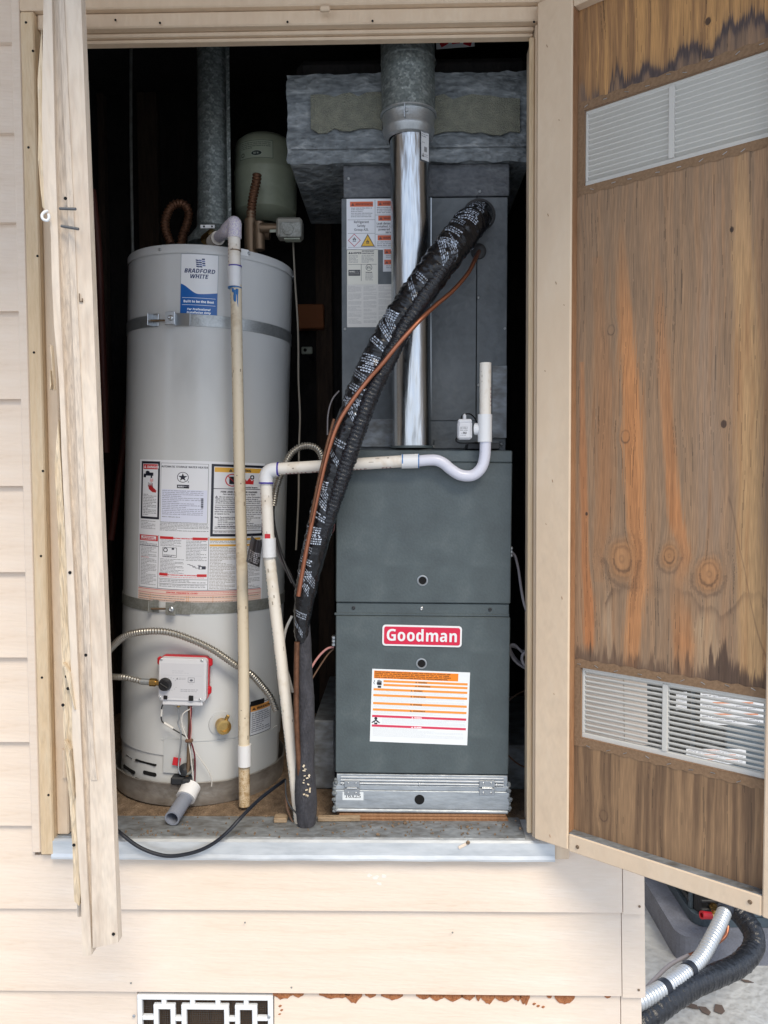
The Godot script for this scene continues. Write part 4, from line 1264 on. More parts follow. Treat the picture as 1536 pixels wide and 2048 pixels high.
	st = mb()                                                     # sooty burner fitting and its knob
	box(st, tank_point(365, 1556, 0.012), Vector3(0.052, 0.022, 0.03), 0.004)
	box(st, tank_point(377, 1553, 0.03), Vector3(0.022, 0.014, 0.02), 0.003)
	lathe(st, [Vector2(0.018, 0), Vector2(0.016, 0.012), Vector2(0, 0.02)], 16, Transform3D(Basis(Vector3.RIGHT, 1.2), tank_point(372, 1537, 0.01)))
	put(heater, "burner_fitting", st, M.unit_dark)

# a strap round the heater, with the clamp that tightens it
func make_strap(py: float, m: Material, label: String) -> void:
	var y := on_tank(430, py).y
	var s := thing("tank_strap", label, "strap", Vector3.ZERO, Vector3.ZERO, "steel straps round the water heater")
	s.transform = heater.transform * Transform3D(Basis(), Vector3(0, y, 0))
	var a0 := on_tank(362, py).x
	var st := mb()
	wrap_sheet(st, TANK_R + 0.0006, a0 - 0.02, 2.4, -0.0155, 0.0155, 0.0016, 40)
	put(s, "band", st, m)
	var a1 := on_tank(310, py).x
	st = mb()
	wrap_sheet(st, TANK_R + 0.0006, -1.9, a1 - 0.03, -0.0165, 0.0145, 0.0016, 24)
	put(s, "band", st, m)
	for k in [[a0, 0.042, 0.034], [a1, 0.02, 0.034]]:              # two upstanding ears with a bolt between them
		var b := tank_basis(k[0])
		var o := Vector3(sin(k[0]), 0, cos(k[0])) * (TANK_R + 0.0028)
		st = mb()
		box(st, o + b * Vector3(0.006, 0, 0.001), Vector3(k[1], k[2], 0.003), 0.001, b)
		box(st, o + b * Vector3(-k[1] / 2 + 0.006, 0, 0.011), Vector3(0.003, k[2] * 0.95, 0.022), 0.001, b)
		if k[1] > 0.03: box(st, o + b * Vector3(-k[1] / 2 + 0.0, 0, 0.021), Vector3(0.030, k[2], 0.0025), 0.001, b * Basis(Vector3.UP, -0.25))
		put(s, "clamp_ear", st, M.steel if py < 900 else m)
	st = mb()
	var p0 := tank_point(303, py, 0.014) - Vector3(0, y, 0)
	var p1 := tank_point(352, py, 0.014) - Vector3(0, y, 0)
	cyl(st, p0, p1, 0.0028, 10)
	put(s, "clamp_bolt", st, M.bronze)
	var on := Vector3(sin(a0), 0, cos(a0))
	screw(s, on * (TANK_R + 0.027) + tank_basis(a0) * Vector3(-0.018, 0, 0), 0.0075, M.steel, on)
	st = mb()                                                     # end of the band that runs back to the wall
	var q0 := tank_point(262, py, 0.004) - Vector3(0, y, 0)
	box(st, q0 + Vector3(-0.022, -0.004, -0.10), Vector3(0.03, 0.026, 0.002), 0.0005, Basis(Vector3.UP, 0.9))
	put(s, "wall_tail", st, m)

func build_heater_fittings() -> void:
	make_strap(643, M.strap, "shiny steel strap with a bolted clamp round the upper water heater")
	make_strap(1216, M.strap_old, "dull dusty steel strap round the water heater below its large label")
	# dented pan round the foot
	var pan := thing("drain_pan", "dented thin metal skirt round the foot of the water heater", "drain pan", Vector3(-0.607, FLOOR, -0.42), Vector3(0, 0, -0.02))
	var st := mb()
	var n := FastNoiseLite.new(); n.seed = 4; n.frequency = 3.2
	lathe(st, [Vector2(0.2465, 0.004), Vector2(0.2475, 0.012), Vector2(0.248, 0.025), Vector2(0.2475, 0.038), Vector2(0.248, 0.05), Vector2(0.249, 0.062), Vector2(0.2505, 0.0655), Vector2(0.247, 0.067), Vector2(0.2455, 0.063), Vector2(0.2455, 0.006)], 140, Transform3D(), func(t: float, y: float) -> float: return 1.0 + 0.022 * n.get_noise_2d(t * 1.6, y * 14.0) * smoothstep(0.0, 0.03, y) - 0.03 * exp(-pow((t - 0.25) / 0.10, 2.0)) * smoothstep(0.01, 0.05, y))
	put(pan, "pan_wall", st, M.pan)
	var inv := pan.transform.affine_inverse()
	var a := inv * at(383, 1572, -0.168)
	var b := inv * at(371, 1596, -0.135)
	var c := inv * on_level(343, 1634, FLOOR + 0.028)
	c = inv * at(344, 1637, -0.045)
	st = mb()
	tube(st, PackedVector3Array([a, b]), [0.026, 0.0265], 18, true)
	put(pan, "drain_socket", st, M.pvc_white)
	st = mb()
	tube(st, PackedVector3Array([b, b.lerp(c, 0.5), c]), 0.0195, 22, true, null, 0.8)
	put(pan, "drain_spout", st, M.pvc_grey)

# ------------------------------------------------------------------ furnace, filter rack, coil cabinet
var furnace: Node3D
var coil: Node3D

func build_furnace() -> void:
	# timber platform under it
	var base := thing("timber_base", "low plywood base under the furnace", "base", Vector3(0.052, FLOOR, -0.45))
	for k in 3:
		var sb := mb()
		span(sb, Vector3(-0.222 + 0.004 * k, 0.0005 + k * 0.007, -0.34), Vector3(0.225 - 0.003 * k, 0.0068 + k * 0.007, 0.365 - 0.004 * k), 0.001)
		put(base, "ply_layer", sb, M.raw_wood)
	# filter rack
	var yb := FLOOR + 0.022
	var f := thing("filter_rack", "shiny sheet metal filter rack with a hinged door under the furnace", "filter rack", Vector3(0.053, yb, -0.096), Vector3(0, 0, -0.009))
	var L := func(px: float, py: float, w: float) -> Vector3: return on_face(f, px, py, w)
	var top: float = L.call(840, 1551, 0.0).y
	var mid: float = L.call(840, 1572, 0.0).y
	var st := mb()
	span(st, Vector3(-0.224, 0.001, -0.66), Vector3(0.226, mid, -0.006), 0.001)
	span(st, Vector3(-0.222, mid, -0.66), Vector3(0.222, top, -0.004), 0.001)
	put(f, "rack_body", st, M.rack)
	for k in 3:
		st = mb()
		span(st, Vector3(-0.212, mid + 0.004 + k * 0.0075, -0.0035), Vector3(0.212, mid + 0.008 + k * 0.0075, 0.004 - k * 0.002), 0.001)
		put(f, "folded_rib", st, M.flashing)
	st = mb()
	span(st, Vector3(-0.225, 0.0115, -0.0055), Vector3(0.226, mid - 0.012, 0.0035), 0.0015)
	span(st, Vector3(-0.226, 0.002, -0.0055), Vector3(0.224, 0.011, 0.0070), 0.003)
	put(f, "hinged_door", st, M.rack)
	st = mb()
	span(st, Vector3(-0.224, mid - 0.0115, -0.0055), Vector3(0.224, mid + 0.001, 0.0015), 0.001)
	put(f, "hinge_rail", st, M.rack)
	for px in [704, 974]:
		var h := Node3D.new(); h.name = "hinge"; f.add_child(h, true)
		var c: Vector3 = L.call(px, 1576, 0.005)
		for k in [-1, 1]:
			st = mb()
			box(st, c + Vector3(0, k * 0.0105, -0.0005), Vector3(0.040, 0.0175, 0.002), 0.0006)
			put(h, "leaf", st, M.steel)
			for x in [-0.010, 0.010]: screw(h, c + Vector3(x, k * 0.0125, 0.0006), 0.003, M.steel)
		st = mb()
		cyl(st, c + Vector3(-0.013, 0, 0.002), c + Vector3(0.013, 0, 0.002), 0.003, 10)
		put(h, "pin", st, M.steel)
	for px in [686, 839, 993]: screw(f, L.call(px, 1568 if px != 993 else 1570, 0.002), 0.0038, M.steel)
	st = mb()
	sheet(st, L.call(706, 1592, 0.0037), 0.0545, 0.0215, Basis(Vector3.BACK, -0.004), 0.0006)
	put(f, "size_label", st, M.label_size)
	st = mb()
	lathe(st, [Vector2(0.0128, 0.0), Vector2(0.0128, 0.0012), Vector2(0.010, 0.0016), Vector2(0.0, 0.0005)], 24, Transform3D(Basis(Vector3.RIGHT, PI / 2), L.call(839, 1599, 0.0036)))
	put(f, "finger_hole", st, M.hole)
	st = mb()                                                     # ragged sealant down both edges
	for k in 26:
		for s in [-1.0, 1.0]:
			var q := rng.randf_range(0.004, 0.011)
			box(st, Vector3(s * 0.2255 + rng.randf_range(-0.003, 0.003), rng.randf_range(0.0, 0.085), rng.randf_range(-0.012, 0.002)), Vector3(q, q * 1.4, q), q * 0.3, Basis(Vector3(1, 1, 0).normalized(), rng.randf() * 3))
	put(f, "edge_sealant", st, M.mastic).set_meta("kind", "stuff")

	# the furnace itself
	furnace = thing("furnace", "dark grey upright gas furnace with two front panels and a red badge", "furnace", Vector3(0.053, yb + top, -0.10), Vector3(0, 0, -0.0105))
	var F := func(px: float, py: float, w: float) -> Vector3: return on_face(furnace, px, py, w)
	var t1: float = F.call(845, 901, 0.0).y
	var t0: float = F.call(845, 1206, 0.0).y
	var tm: float = F.call(845, 1233, 0.0).y
	var hw := 0.2245
	st = mb()
	span(st, Vector3(-hw + 0.002, 0.001, -0.70), Vector3(hw - 0.002, t1, -0.012), 0.001)
	put(furnace, "cabinet", st, M.furnace)
	st = mb()
	span(st, Vector3(-hw, t0, -0.0115), Vector3(hw, t1 - 0.03, 0.0), 0.0022)
	put(furnace, "upper_panel", st, M.furnace)
	st = mb()
	span(st, Vector3(-hw, t1 - 0.0295, -0.0115), Vector3(hw, t1 + 0.001, -0.0015), 0.0022)
	put(furnace, "top_rail", st, M.furnace)
	st = mb()
	span(st, Vector3(-hw + 0.001, tm + 0.003, -0.0115), Vector3(hw - 0.003, t0 - 0.0022, -0.0055), 0.001)
	span(st, Vector3(-hw - 0.004, tm + 0.0006, -0.0115), Vector3(hw - 0.002, tm + 0.0068, -0.0035), 0.001)
	put(furnace, "middle_rail", st, M.furnace)
	st = mb()
	span(st, Vector3(-hw, 0.003, -0.0115), Vector3(hw, tm, 0.0), 0.0022)
	put(furnace, "lower_panel", st, M.furnace)
	for p in [[707, 1216], [843, 1217], [980, 1219]]: screw(furnace, F.call(p[0], p[1], -0.0053), 0.0048, M.steel if p[0] == 843 else M.unit_dark)
	for p in [[845, 1161], [843, 1327]]:
		var v := Node3D.new(); v.name = "viewport"; furnace.add_child(v, true)
		var xf := Transform3D(Basis(Vector3.RIGHT, PI / 2), F.call(p[0], p[1], 0.0))
		st = mb()
		lathe(st, [Vector2(0.0142, 0.0), Vector2(0.0138, 0.0022), Vector2(0.0112, 0.003), Vector2(0.0098, 0.0012)], 32, xf)
		put(v, "bezel", st, M.bezel)
		st = mb()
		lathe(st, [Vector2(0.0099, 0.0011), Vector2(0.0, 0.0011)], 24, xf)
		put(v, "dark_glass", st, M.hole)
	# badge
	var bd := Node3D.new(); bd.name = "badge"; furnace.add_child(bd, true)
	bd.transform = Transform3D(Basis(Vector3.BACK, -0.013), F.call(844, 1271.5, 0.0005))
	bd.set_meta("label", "red badge with white lettering")
	st = mb()
	prism(st, rounded(0.2045, 0.0545, 0.0085), 0, 0.003)
	put(bd, "white_rim", st, M.white)
	st = mb()
	prism(st, rounded(0.1955, 0.0455, 0.0055), 0.003, 0.0036)
	put(bd, "red_field", st, M.badge)
	letters(bd, "lettering", "Goodman", 0.0285, M.white, Transform3D(Basis().scaled(Vector3(1.0, 1.05, 1)), Vector3(-0.0005, 0.0005, 0.0040)), 0.0014)
	# warning label
	st = mb()
	sheet(st, F.call(839.5, 1414, 0.0004), 0.2525, 0.1905, Basis(Vector3.BACK, -0.0285), 0.0006)
	put(furnace, "warning_label", st, M.label_furnace).set_meta("label", "white label with orange and red bars")
	# electrical connectors in the sides
	for p in [[668, 1281, -1], [1021, 1103, 1]]:
		st = mb()
		var c: Vector3 = F.call(p[0], p[1], -0.03)
		for k in 3: box(st, c + Vector3(0, (k - 1) * 0.0095, 0), Vector3(0.010, 0.0085, 0.02), 0.002)
		put(furnace, "cable_clamp", st, M.steel)

	# coil cabinet above, set back
	coil = thing("coil_cabinet", "grey sheet metal coil cabinet with warning labels above the furnace", "coil cabinet", Vector3(0.065, yb + top + t1, -0.22), Vector3(0, 0, -0.004))
	var C := func(px: float, py: float, w: float) -> Vector3: return on_face(coil, px, py, w)
	var hx := 0.2215
	var ct: float = C.call(850, 395, 0.0).y
	st = mb()
	span(st, Vector3(-hx + 0.001, 0.0015, -0.50), Vector3(hx - 0.001, ct, -0.004), 0.001)
	put(coil, "cabinet", st, M.coil)
	var seam: float = C.call(953, 650, 0.0).x
	var p0: float = C.call(862, 800, 0.0).y
	st = mb()
	span(st, Vector3(-hx, 0.085, -0.0035), Vector3(seam - 0.0006, ct - 0.001, 0.0), 0.001)
	put(coil, "left_panel", st, M.coil)
	st = mb()
	span(st, Vector3(seam + 0.0006, 0.10, -0.0035), Vector3(hx, ct - 0.001, 0.0005), 0.001)
	put(coil, "right_panel", st, M.coil)
	st = mb()
	span(st, Vector3(seam - 0.0012, 0.05, 0.0002), Vector3(seam + 0.0008, ct + 0.004, 0.0016))
	put(coil, "seam_line", st, M.hole)
	var fx: float = C.call(861, 600, 0.0).x
	st = mb()
	span(st, Vector3(fx, 0.08, 0.0002), Vector3(fx + 0.0022, ct - 0.002, 0.004))
	put(coil, "folded_edge", st, M.steel)
	for b in [[700, 838, 786, 894], [984, 731, 1014, 876], [868, 880, 1000, 897]]:
		var lo: Vector3 = C.call(b[0], b[3], 0.001)
		var hi: Vector3 = C.call(b[2], b[1], 0.0035)
		st = mb()
		span(st, lo, hi, 0.0008)
		put(coil, "bare_patch", st, M.dirty_metal if b[0] != 868 else M.coil)
	for p in [[690, 658], [1010, 657], [957, 595], [957, 770], [697, 357], [1003, 888], [790, 893], [867, 893], [960, 383]]: screw(coil, C.call(p[0], p[1], 0.001), 0.0038, M.steel)
	for r in [["refrigerant_label", 693, 398, 833, 499, M.label_refrigerant, "white label with orange warning headings"], ["evaporator_label", 694, 499, 756, 570, M.label_evaporator, "cream rating label with makers' marks"], ["notice_page", 694, 569, 786, 654, M.label_page, "grey page of fine print"]]:
		var a: Vector3 = C.call(r[1], r[2], 0.0003)
		var b: Vector3 = C.call(r[3], r[4], 0.0003)
		st = mb()
		sheet(st, (a + b) / 2, b.x - a.x, a.y - b.y, Basis(), 0.0005)
		var o := put(coil, r[0], st, r[5])
		o.set_meta("label", r[6])
	var im := paper(240, 230, c8(206, 208, 214))
	for k in 2:
		bar(im, 12, 4 + k * 106, 220, 48, c8(206, 92, 50)); warn_mark(im, 38, 30 + k * 106, 15, c8(40, 40, 52), c8(206, 92, 50)); write(im, "WARNING", 66, 40 + k * 106, 26, c8(110, 36, 20), true); fine_print(im, 30, 62 + k * 106, 180, 2, 18, G50(), 0.5)
	var a2: Vector3 = C.call(766, 498, 0.0003)
	var b2: Vector3 = C.call(815, 543, 0.0003)
	st = mb()
	sheet(st, (a2 + b2) / 2, b2.x - a2.x, a2.y - b2.y, Basis(), 0.0006)
	put(coil, "small_warning_label", st, printed(im))
	st = mb()                                                     # rubber grommets where the lines enter
	for p in [[957, 503, 0.021], [958, 430, 0.044]]:
		st = mb()
		lathe(st, [Vector2(p[2], 0.0), Vector2(p[2] * 0.95, 0.006), Vector2(p[2] * 0.6, 0.008), Vector2(0, 0.007)], 24, Transform3D(Basis(Vector3.RIGHT, PI / 2), C.call(p[0], p[1], 0.001)))
		put(coil, "grommet", st, M.black)

# ------------------------------------------------------------------ plenum, flues
func build_ducts() -> void:
	var top_y := coil.position.y + on_face(coil, 850, 395, 0.0).y
	var zf := -0.20
	var p := thing("supply_plenum", "mastic smeared duct board plenum box over the coil cabinet", "duct", Vector3(0.11, top_y, -0.45))
	var L := func(px: float, py: float, z: float) -> Vector3: return at(px, py, z) - p.position
	var st := mb()
	var lo: Vector3 = L.call(575, 328, zf)
	var hi: Vector3 = L.call(1064, 142, zf)
	# lumpy hand-smeared surface: a grid of small faces over the front
	var n := FastNoiseLite.new(); n.seed = 8; n.frequency = 9.0; n.fractal_octaves = 3
	var zp := zf - p.position.z
	var nx := 60
	var ny := 26
	var pt := func(i: int, j: int) -> Vector3:
		var x := lerpf(lo.x, hi.x, float(i) / nx)
		var y := lerpf(lo.y, hi.y, float(j) / ny)
		return Vector3(x + 0.006 * n.get_noise_2d(y * 3.0, i), y + 0.006 * n.get_noise_2d(x * 2.0, j * 3.0), zp + 0.006 * n.get_noise_2d(x * 1.1, y * 2.6))
	for i in nx:
		for j in ny:
			var q := [pt.call(i, j), pt.call(i + 1, j), pt.call(i + 1, j + 1), pt.call(i, j + 1)]
			face(st, q, -((q[1] - q[0]).cross(q[3] - q[0])).normalized() * -1.0)
	span(st, Vector3(lo.x + 0.004, lo.y + 0.004, zp - 0.50), Vector3(hi.x, hi.y, zp - 0.007), 0.004)
	put(p, "box_front", st, M.mastic)
	st = mb()
	span(st, Vector3(lo.x + 0.02, hi.y - 0.006, zp - 0.46), Vector3(hi.x, hi.y + 0.06, zp - 0.03), 0.02)
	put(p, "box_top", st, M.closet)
	for r in [[622, 190, 764, 262], [868, 192, 1040, 268]]:
		var a: Vector3 = L.call(r[0], r[3], zf + 0.004)
		var b: Vector3 = L.call(r[2], r[1], zf + 0.008)
		var q := PackedVector2Array()
		for k in 10: q.append(Vector2(lerpf(a.x, b.x, k / 9.0), a.y + rng.randf_range(-0.009, 0.007)))
		for k in 10: q.append(Vector2(lerpf(b.x, a.x, k / 9.0), b.y + rng.randf_range(-0.007, 0.009)))
		st = mb()
		prism(st, q, a.z, b.z)
		put(p, "bare_duct_board", st, M.duct_board)
	st = mb()                                                     # collar between plenum and cabinet
	var c0: Vector3 = L.call(687, 396, -0.222)
	var c1: Vector3 = L.call(1019, 326, -0.222)
	span(st, Vector3(c0.x, c0.y + 0.001, c0.z - 0.48), Vector3(c1.x, c1.y, c0.z), 0.002)
	put(p, "collar", st, M.mastic_dark)
	st = mb()                                                     # foil tape along the edges
	for r in [[582, 286, 1056, 299]]:
		var a: Vector3 = L.call(r[0], r[3], zf + 0.0055)
		var b: Vector3 = L.call(r[2], r[1], zf + 0.0068)
		span(st, a, b, 0.0005)
	put(p, "foil_tape", st, M.mastic)

	# furnace flue: bright single wall pipe into an old galvanised vent
	var f := thing("furnace_flue", "bright single wall metal flue pipe rising in front of the coil cabinet", "flue pipe", at(824, 897, -0.155))
	var b0 := f.position
	var tp := at(819, 262, -0.155) - b0
	st = mb()
	tube(st, PackedVector3Array([Vector3.ZERO, tp * 0.5, tp + Vector3(0, 0.02, 0)]), 0.0508, 56, false)
	put(f, "bright_pipe", st, M.chrome)
	st = mb()
	tube(st, PackedVector3Array([Vector3(0, 0.0, 0), Vector3(0, 0.006, 0)]), 0.056, 40, true)
	put(f, "base_ring", st, M.furnace)
	st = mb()
	sheet(st, Vector3.ZERO, 0.026, 0.074, Basis(), 0.0008)
	var s := put(f, "paper_label", st, M.label_flue)
	s.transform = Transform3D(Basis(Vector3.UP, 0.75), at(852, 304, -0.155) - b0 + Vector3(-0.004, 0, 0.038))
	var v := thing("furnace_vent", "dull galvanised double wall vent pipe above the bright flue", "vent pipe", at(817, 232, -0.155))
	b0 = v.position
	st = mb()
	tube(st, PackedVector3Array([Vector3(0, -0.005, 0), Vector3(-0.002, 0.19, 0), Vector3(-0.004, 0.7, 0)]), [0.069, 0.069, 0.067], 48, true)
	lathe(st, [Vector2(0.0705, 0.128), Vector2(0.0715, 0.130), Vector2(0.0705, 0.136)], 48)
	put(v, "outer_pipe", st, M.galv_old)
	st = mb()
	lathe(st, [Vector2(0.0725, 0.002), Vector2(0.073, -0.002), Vector2(0.068, -0.004), Vector2(0.0655, -0.034), Vector2(0.0675, -0.038), Vector2(0.0665, -0.044), Vector2(0.060, -0.058), Vector2(0.0515, -0.062)], 48)
	put(v, "collar", st, M.strap)
	st = mb()
	span(st, Vector3(-0.012, -0.034, 0.0655), Vector3(-0.010, 0.0, 0.0725))
	put(v, "collar_seam", st, M.steel)
	screw(v, Vector3(-0.006, -0.016, 0.0685), 0.004, M.steel)

	# water heater vent
	var w := thing("heater_vent", "tall dusty galvanised vent pipe rising from the water heater", "vent pipe", at(428, 488, -0.42))
	b0 = w.position
	st = mb()
	tube(st, PackedVector3Array([Vector3(0, 0.05, 0), at(428, 300, -0.42) - b0, at(425, -60, -0.42) - b0]), 0.0465, 40, false)
	put(w, "vent_pipe", st, M.galv_old)
	st = mb()
	span(st, at(456, 440, -0.375) - b0, at(458, 92, -0.373) - b0)
	put(w, "pipe_seam", st, M.galv_old)
	st = mb()
	lathe(st, [Vector2(0.048, 0.09), Vector2(0.049, 0.045), Vector2(0.075, 0.012), Vector2(0.076, -0.005)], 40)
	put(w, "draft_hood", st, M.galv_old)
	st = mb()
	box(st, at(415, 453, -0.30) - b0, Vector3(0.040, 0.0095, 0.002), 0.0005)
	put(w, "hood_bracket", st, M.white)
	for px in [408, 424]: screw(w, at(px, 453, -0.2985) - b0, 0.0028, M.hole)

func even(p: PackedVector3Array, step: float) -> PackedVector3Array:   # evenly spaced points along a smooth path
	var c := Curve3D.new()
	c.bake_interval = step
	for q in smooth(p, 10): c.add_point(q)
	var out := PackedVector3Array()
	var n := int(c.get_baked_length() / step) + 1
	for k in n + 1: out.append(c.sample_baked(c.get_baked_length() * k / n))
	return out

func radii(rows: Array, n: int) -> PackedFloat32Array:                 # [share of the length, radius] rows
	var out := PackedFloat32Array()
	for k in n:
		var t := float(k) / (n - 1)
		var r: float = rows[0][1]
		for j in rows.size() - 1:
			if t >= rows[j][0]: r = lerpf(rows[j][1], rows[j + 1][1], clampf((t - rows[j][0]) / maxf(rows[j + 1][0] - rows[j][0], 1e-5), 0, 1))
		out.append(r)
	return out

func cord(called: String, label: String, category: String, rows: Array, r: float, m: Material, z := 0.0, group := "") -> Node3D:
	var p := path(rows, z)
	var o := thing(called, label, category, p[0], Vector3.ZERO, group)
	for k in range(p.size() - 1, -1, -1): p[k] -= o.position
	var st := mb()
	tube(st, smooth(p, 8), r, 10)
	put(o, called + "_run", st, m)
	return o

func ribbed(p: PackedVector3Array, r: float, pitch: float, deep := 0.14, seg := 14) -> SurfaceTool:   # corrugated metal hose
	var st := mb()
	tube(st, even(p, pitch / 6.0), r, seg, true, func(d: float, _a: float) -> float: return 1.0 + deep * sin(TAU * d / pitch))
	return st

func build_pipes() -> void:
	build_heater_fittings()
	# discharge pipe of the water heater
	var d := thing("discharge_pipe", "long upright cream plastic pipe in front of the water heater with a purple stained elbow", "pipe", at(489, 1612, -0.168))
	from_point = d.position
	var st := mb()
	tube(st, smooth(rel([[472, 570], [474, 700], [478, 900], [483, 1100], [487, 1300], [488, 1500]], -0.160), 8), 0.0148, 22)
	put(d, "long_pipe", st, M.pvc_old)
	st = mb()
	tube(st, rel([[488, 1530], [489, 1611]], -0.164), 0.0148, 22)
	put(d, "stained_end", st, grain([[0.0, c8(104, 76, 46)], [0.4, c8(168, 140, 100)], [0.55, c8(204, 186, 158)], [1.0, c8(214, 200, 176)]], 61, 0.02, 0.1, 0.5, 0.6, Vector3(14, 9, 14)))
	st = mb()
	tube(st, rel([[489, 1489], [489, 1531]], -0.160), 0.0178, 24)
	put(d, "coupling", st, M.pvc_white)
	st = mb()
	tube(st, rel([[469, 532], [469.5, 574]], -0.160), 0.0178, 24)
	put(d, "coupling", st, M.pvc_white)
	st = mb()
	tube(st, rel([[468, 466], [469, 534]], -0.160), 0.0160, 24)
	put(d, "upper_pipe", st, M.pvc)
	st = mb()
	tube(st, smooth(rel([[438, 474, -0.25], [452, 462, -0.20], [464, 450, -0.170], [469, 447, -0.160], [469, 460, -0.160], [469, 476, -0.160]], -0.160), 8), [0.0148, 0.0148, 0.0148, 0.0148, 0.0148, 0.0148, 0.0148, 0.0155, 0.0165, 0.0175, 0.0182, 0.0182], 24)
	put(d, "elbow", st, M.primer)
	for y in [502, 533, 576]:
		st = mb()
		tube(st, rel([[469.5, y - 1.2], [469.5, y + 1.2]], -0.160), 0.0183 if y != 502 else 0.0166, 24)
		put(d, "glue_line", st, M.purple if y == 533 else M.glue if y == 576 else M.bronze)
	st = mb()                                                     # blue glue that ran down from the joint
	for g in [[466, 577, 9, 0.0035], [470, 580, 26, 0.0045], [474, 578, 14, 0.004], [475, 590, 24, 0.0018], [470, 590, 16, 0.005]]:
		tube(st, rel([[g[0], g[1]], [g[0], g[1] + g[2] * 0.6], [g[0] + 1, g[1] + g[2]]], -0.1475), [g[3], g[3] * 0.9, g[3] * 0.3], 8)
	put(d, "glue_drip", st, M.glue)
	st = mb()                                                     # relief valve at the back of the elbow
	tube(st, rel([[426, 484, -0.30], [436, 476, -0.255]], 0), 0.019, 16)
	put(d, "socket", st, M.pvc)
	st = mb()
	tube(st, rel([[412, 480, -0.34], [424, 470, -0.31], [430, 486, -0.29]], 0), 0.017, 12)
	put(d, "brass_valve", st, M.brass)

	# condensate drain of the coil: trap, run, drop
	var c := thing("condensate_drain", "white plastic drain pipe with a trap, crossing the furnace and running down to the sill", "drain pipe", at(600, 1645, -0.08))
	from_point = c.position
	st = mb()
	tube(st, rel([[552, 938], [806, 922.5]], -0.072), 0.0152, 24)
	put(c, "cross_pipe", st, M.pvc)
	st = mb()
	tube(st, rel([[803, 923], [838, 922]], -0.072), 0.0182, 26)
	put(c, "coupling", st, M.pvc_white)
	st = mb()
	tube(st, even(rel([[836, 922], [868, 920], [886, 926], [902, 939], [921, 950], [944, 951], [961, 938], [969, 916], [971, 880]], -0.072), 0.004), 0.0142, 24)
	put(c, "trap_bend", st, M.pvc_trap)
	st = mb()
	tube(st, rel([[969.5, 884], [970, 829]], -0.072), 0.0178, 26)
	tube(st, rel([[968, 858, -0.075], [950, 858, -0.082]], -0.072), 0.0150, 20)
	put(c, "tee", st, M.pvc_white)
	st = mb()
	tube(st, rel([[970.5, 832], [971, 726]], -0.072), 0.0145, 24, true, null, 0.8)
	put(c, "vent_stub", st, M.pvc)
	st = mb()
	tube(st, even(rel([[557, 939], [545, 940], [536, 945], [532, 954], [532, 966]], -0.072), 0.003), 0.0178, 26)
	put(c, "elbow", st, M.pvc_white)
	for r in [[556, 938.5, 1], [532, 966, 0]]:
		st = mb()
		tube(st, rel([[r[0] - (1.5 if r[2] else 0.0), r[1] - (0.0 if r[2] else 1.5)], [r[0] + (1.5 if r[2] else 0.0), r[1] + (0.0 if r[2] else 1.5)]], -0.072), 0.0184, 26)
		put(c, "glue_line", st, M.purple)
	for r in [[805, 922.5], [837, 922]]:
		st = mb()
		tube(st, rel([[r[0] - 1, r[1]], [r[0] + 1, r[1]]], -0.072), 0.0184, 24)
		put(c, "glue_line", st, M.glue)
	st = mb()
	tube(st, rel([[532, 966], [537, 1082]], -0.073), 0.0150, 24)
	put(c, "drop_pipe", st, M.pvc)
	st = mb()
	tube(st, rel([[537.5, 1076], [538.5, 1114]], -0.073), 0.0180, 26)
	put(c, "coupling", st, M.pvc_white)
	st = mb()
	tube(st, rel([[538.5, 1112], [600, 1646]], -0.076), 0.0150, 24)
	put(c, "lower_pipe", st, M.pvc_blue)
	st = mb()
	box(st, at(535, 1073, -0.0575) - from_point, Vector3(0.014, 0.013, 0.001), 0.0004)
	put(c, "red_mark", st, M.red)
	# overflow switch on the tee
	var w := thing("float_switch", "small white overflow switch hanging at the side of the trap pipe", "switch", at(928, 884, -0.10))
	from_point = w.position
	st = mb()
	box(st, at(929, 861, -0.085) - from_point, Vector3(0.036, 0.046, 0.034), 0.005)
	box(st, at(929, 843, -0.085) - from_point, Vector3(0.034, 0.010, 0.036), 0.003)
	put(w, "switch_body", st, M.plastic)
	st = mb()
	box(st, at(929, 835, -0.085) - from_point, Vector3(0.008, 0.018, 0.012), 0.003)
	box(st, at(929, 841, -0.08) - from_point, Vector3(0.028, 0.007, 0.010), 0.003)
	put(w, "switch_cap", st, M.plastic)
	st = mb()
	sheet(st, at(929, 863, -0.0668) - from_point, 0.026, 0.030)
	put(w, "printed_label", st, M.label_switch)
	st = mb()
	tube(st, smooth(rel([[922, 838, -0.09], [926, 830, -0.10], [940, 828, -0.11], [952, 840, -0.12], [957, 856, -0.12]], 0), 6), 0.0018, 8)
	put(w, "switch_lead", st, M.black)
	st = mb()
	tube(st, smooth(rel([[916, 872, -0.10], [912, 880, -0.11], [920, 886, -0.11], [945, 886, -0.11], [962, 884, -0.12]], 0), 6), 0.0020, 8)
	put(w, "switch_lead", st, M.black)
	st = mb()
	span(st, at(930, 901, -0.19) - from_point, at(1000, 886, -0.11) - from_point, 0.002)
	put(w, "mounting_plate", st, M.unit_dark)
	# curled black sleeve hooked over the drop pipe
	var k := thing("black_sleeve", "curled scrap of black printed pipe sleeve hanging beside the white drop pipe", "sleeve", at(510, 1132, -0.075))
	from_point = k.position
	st = mb()
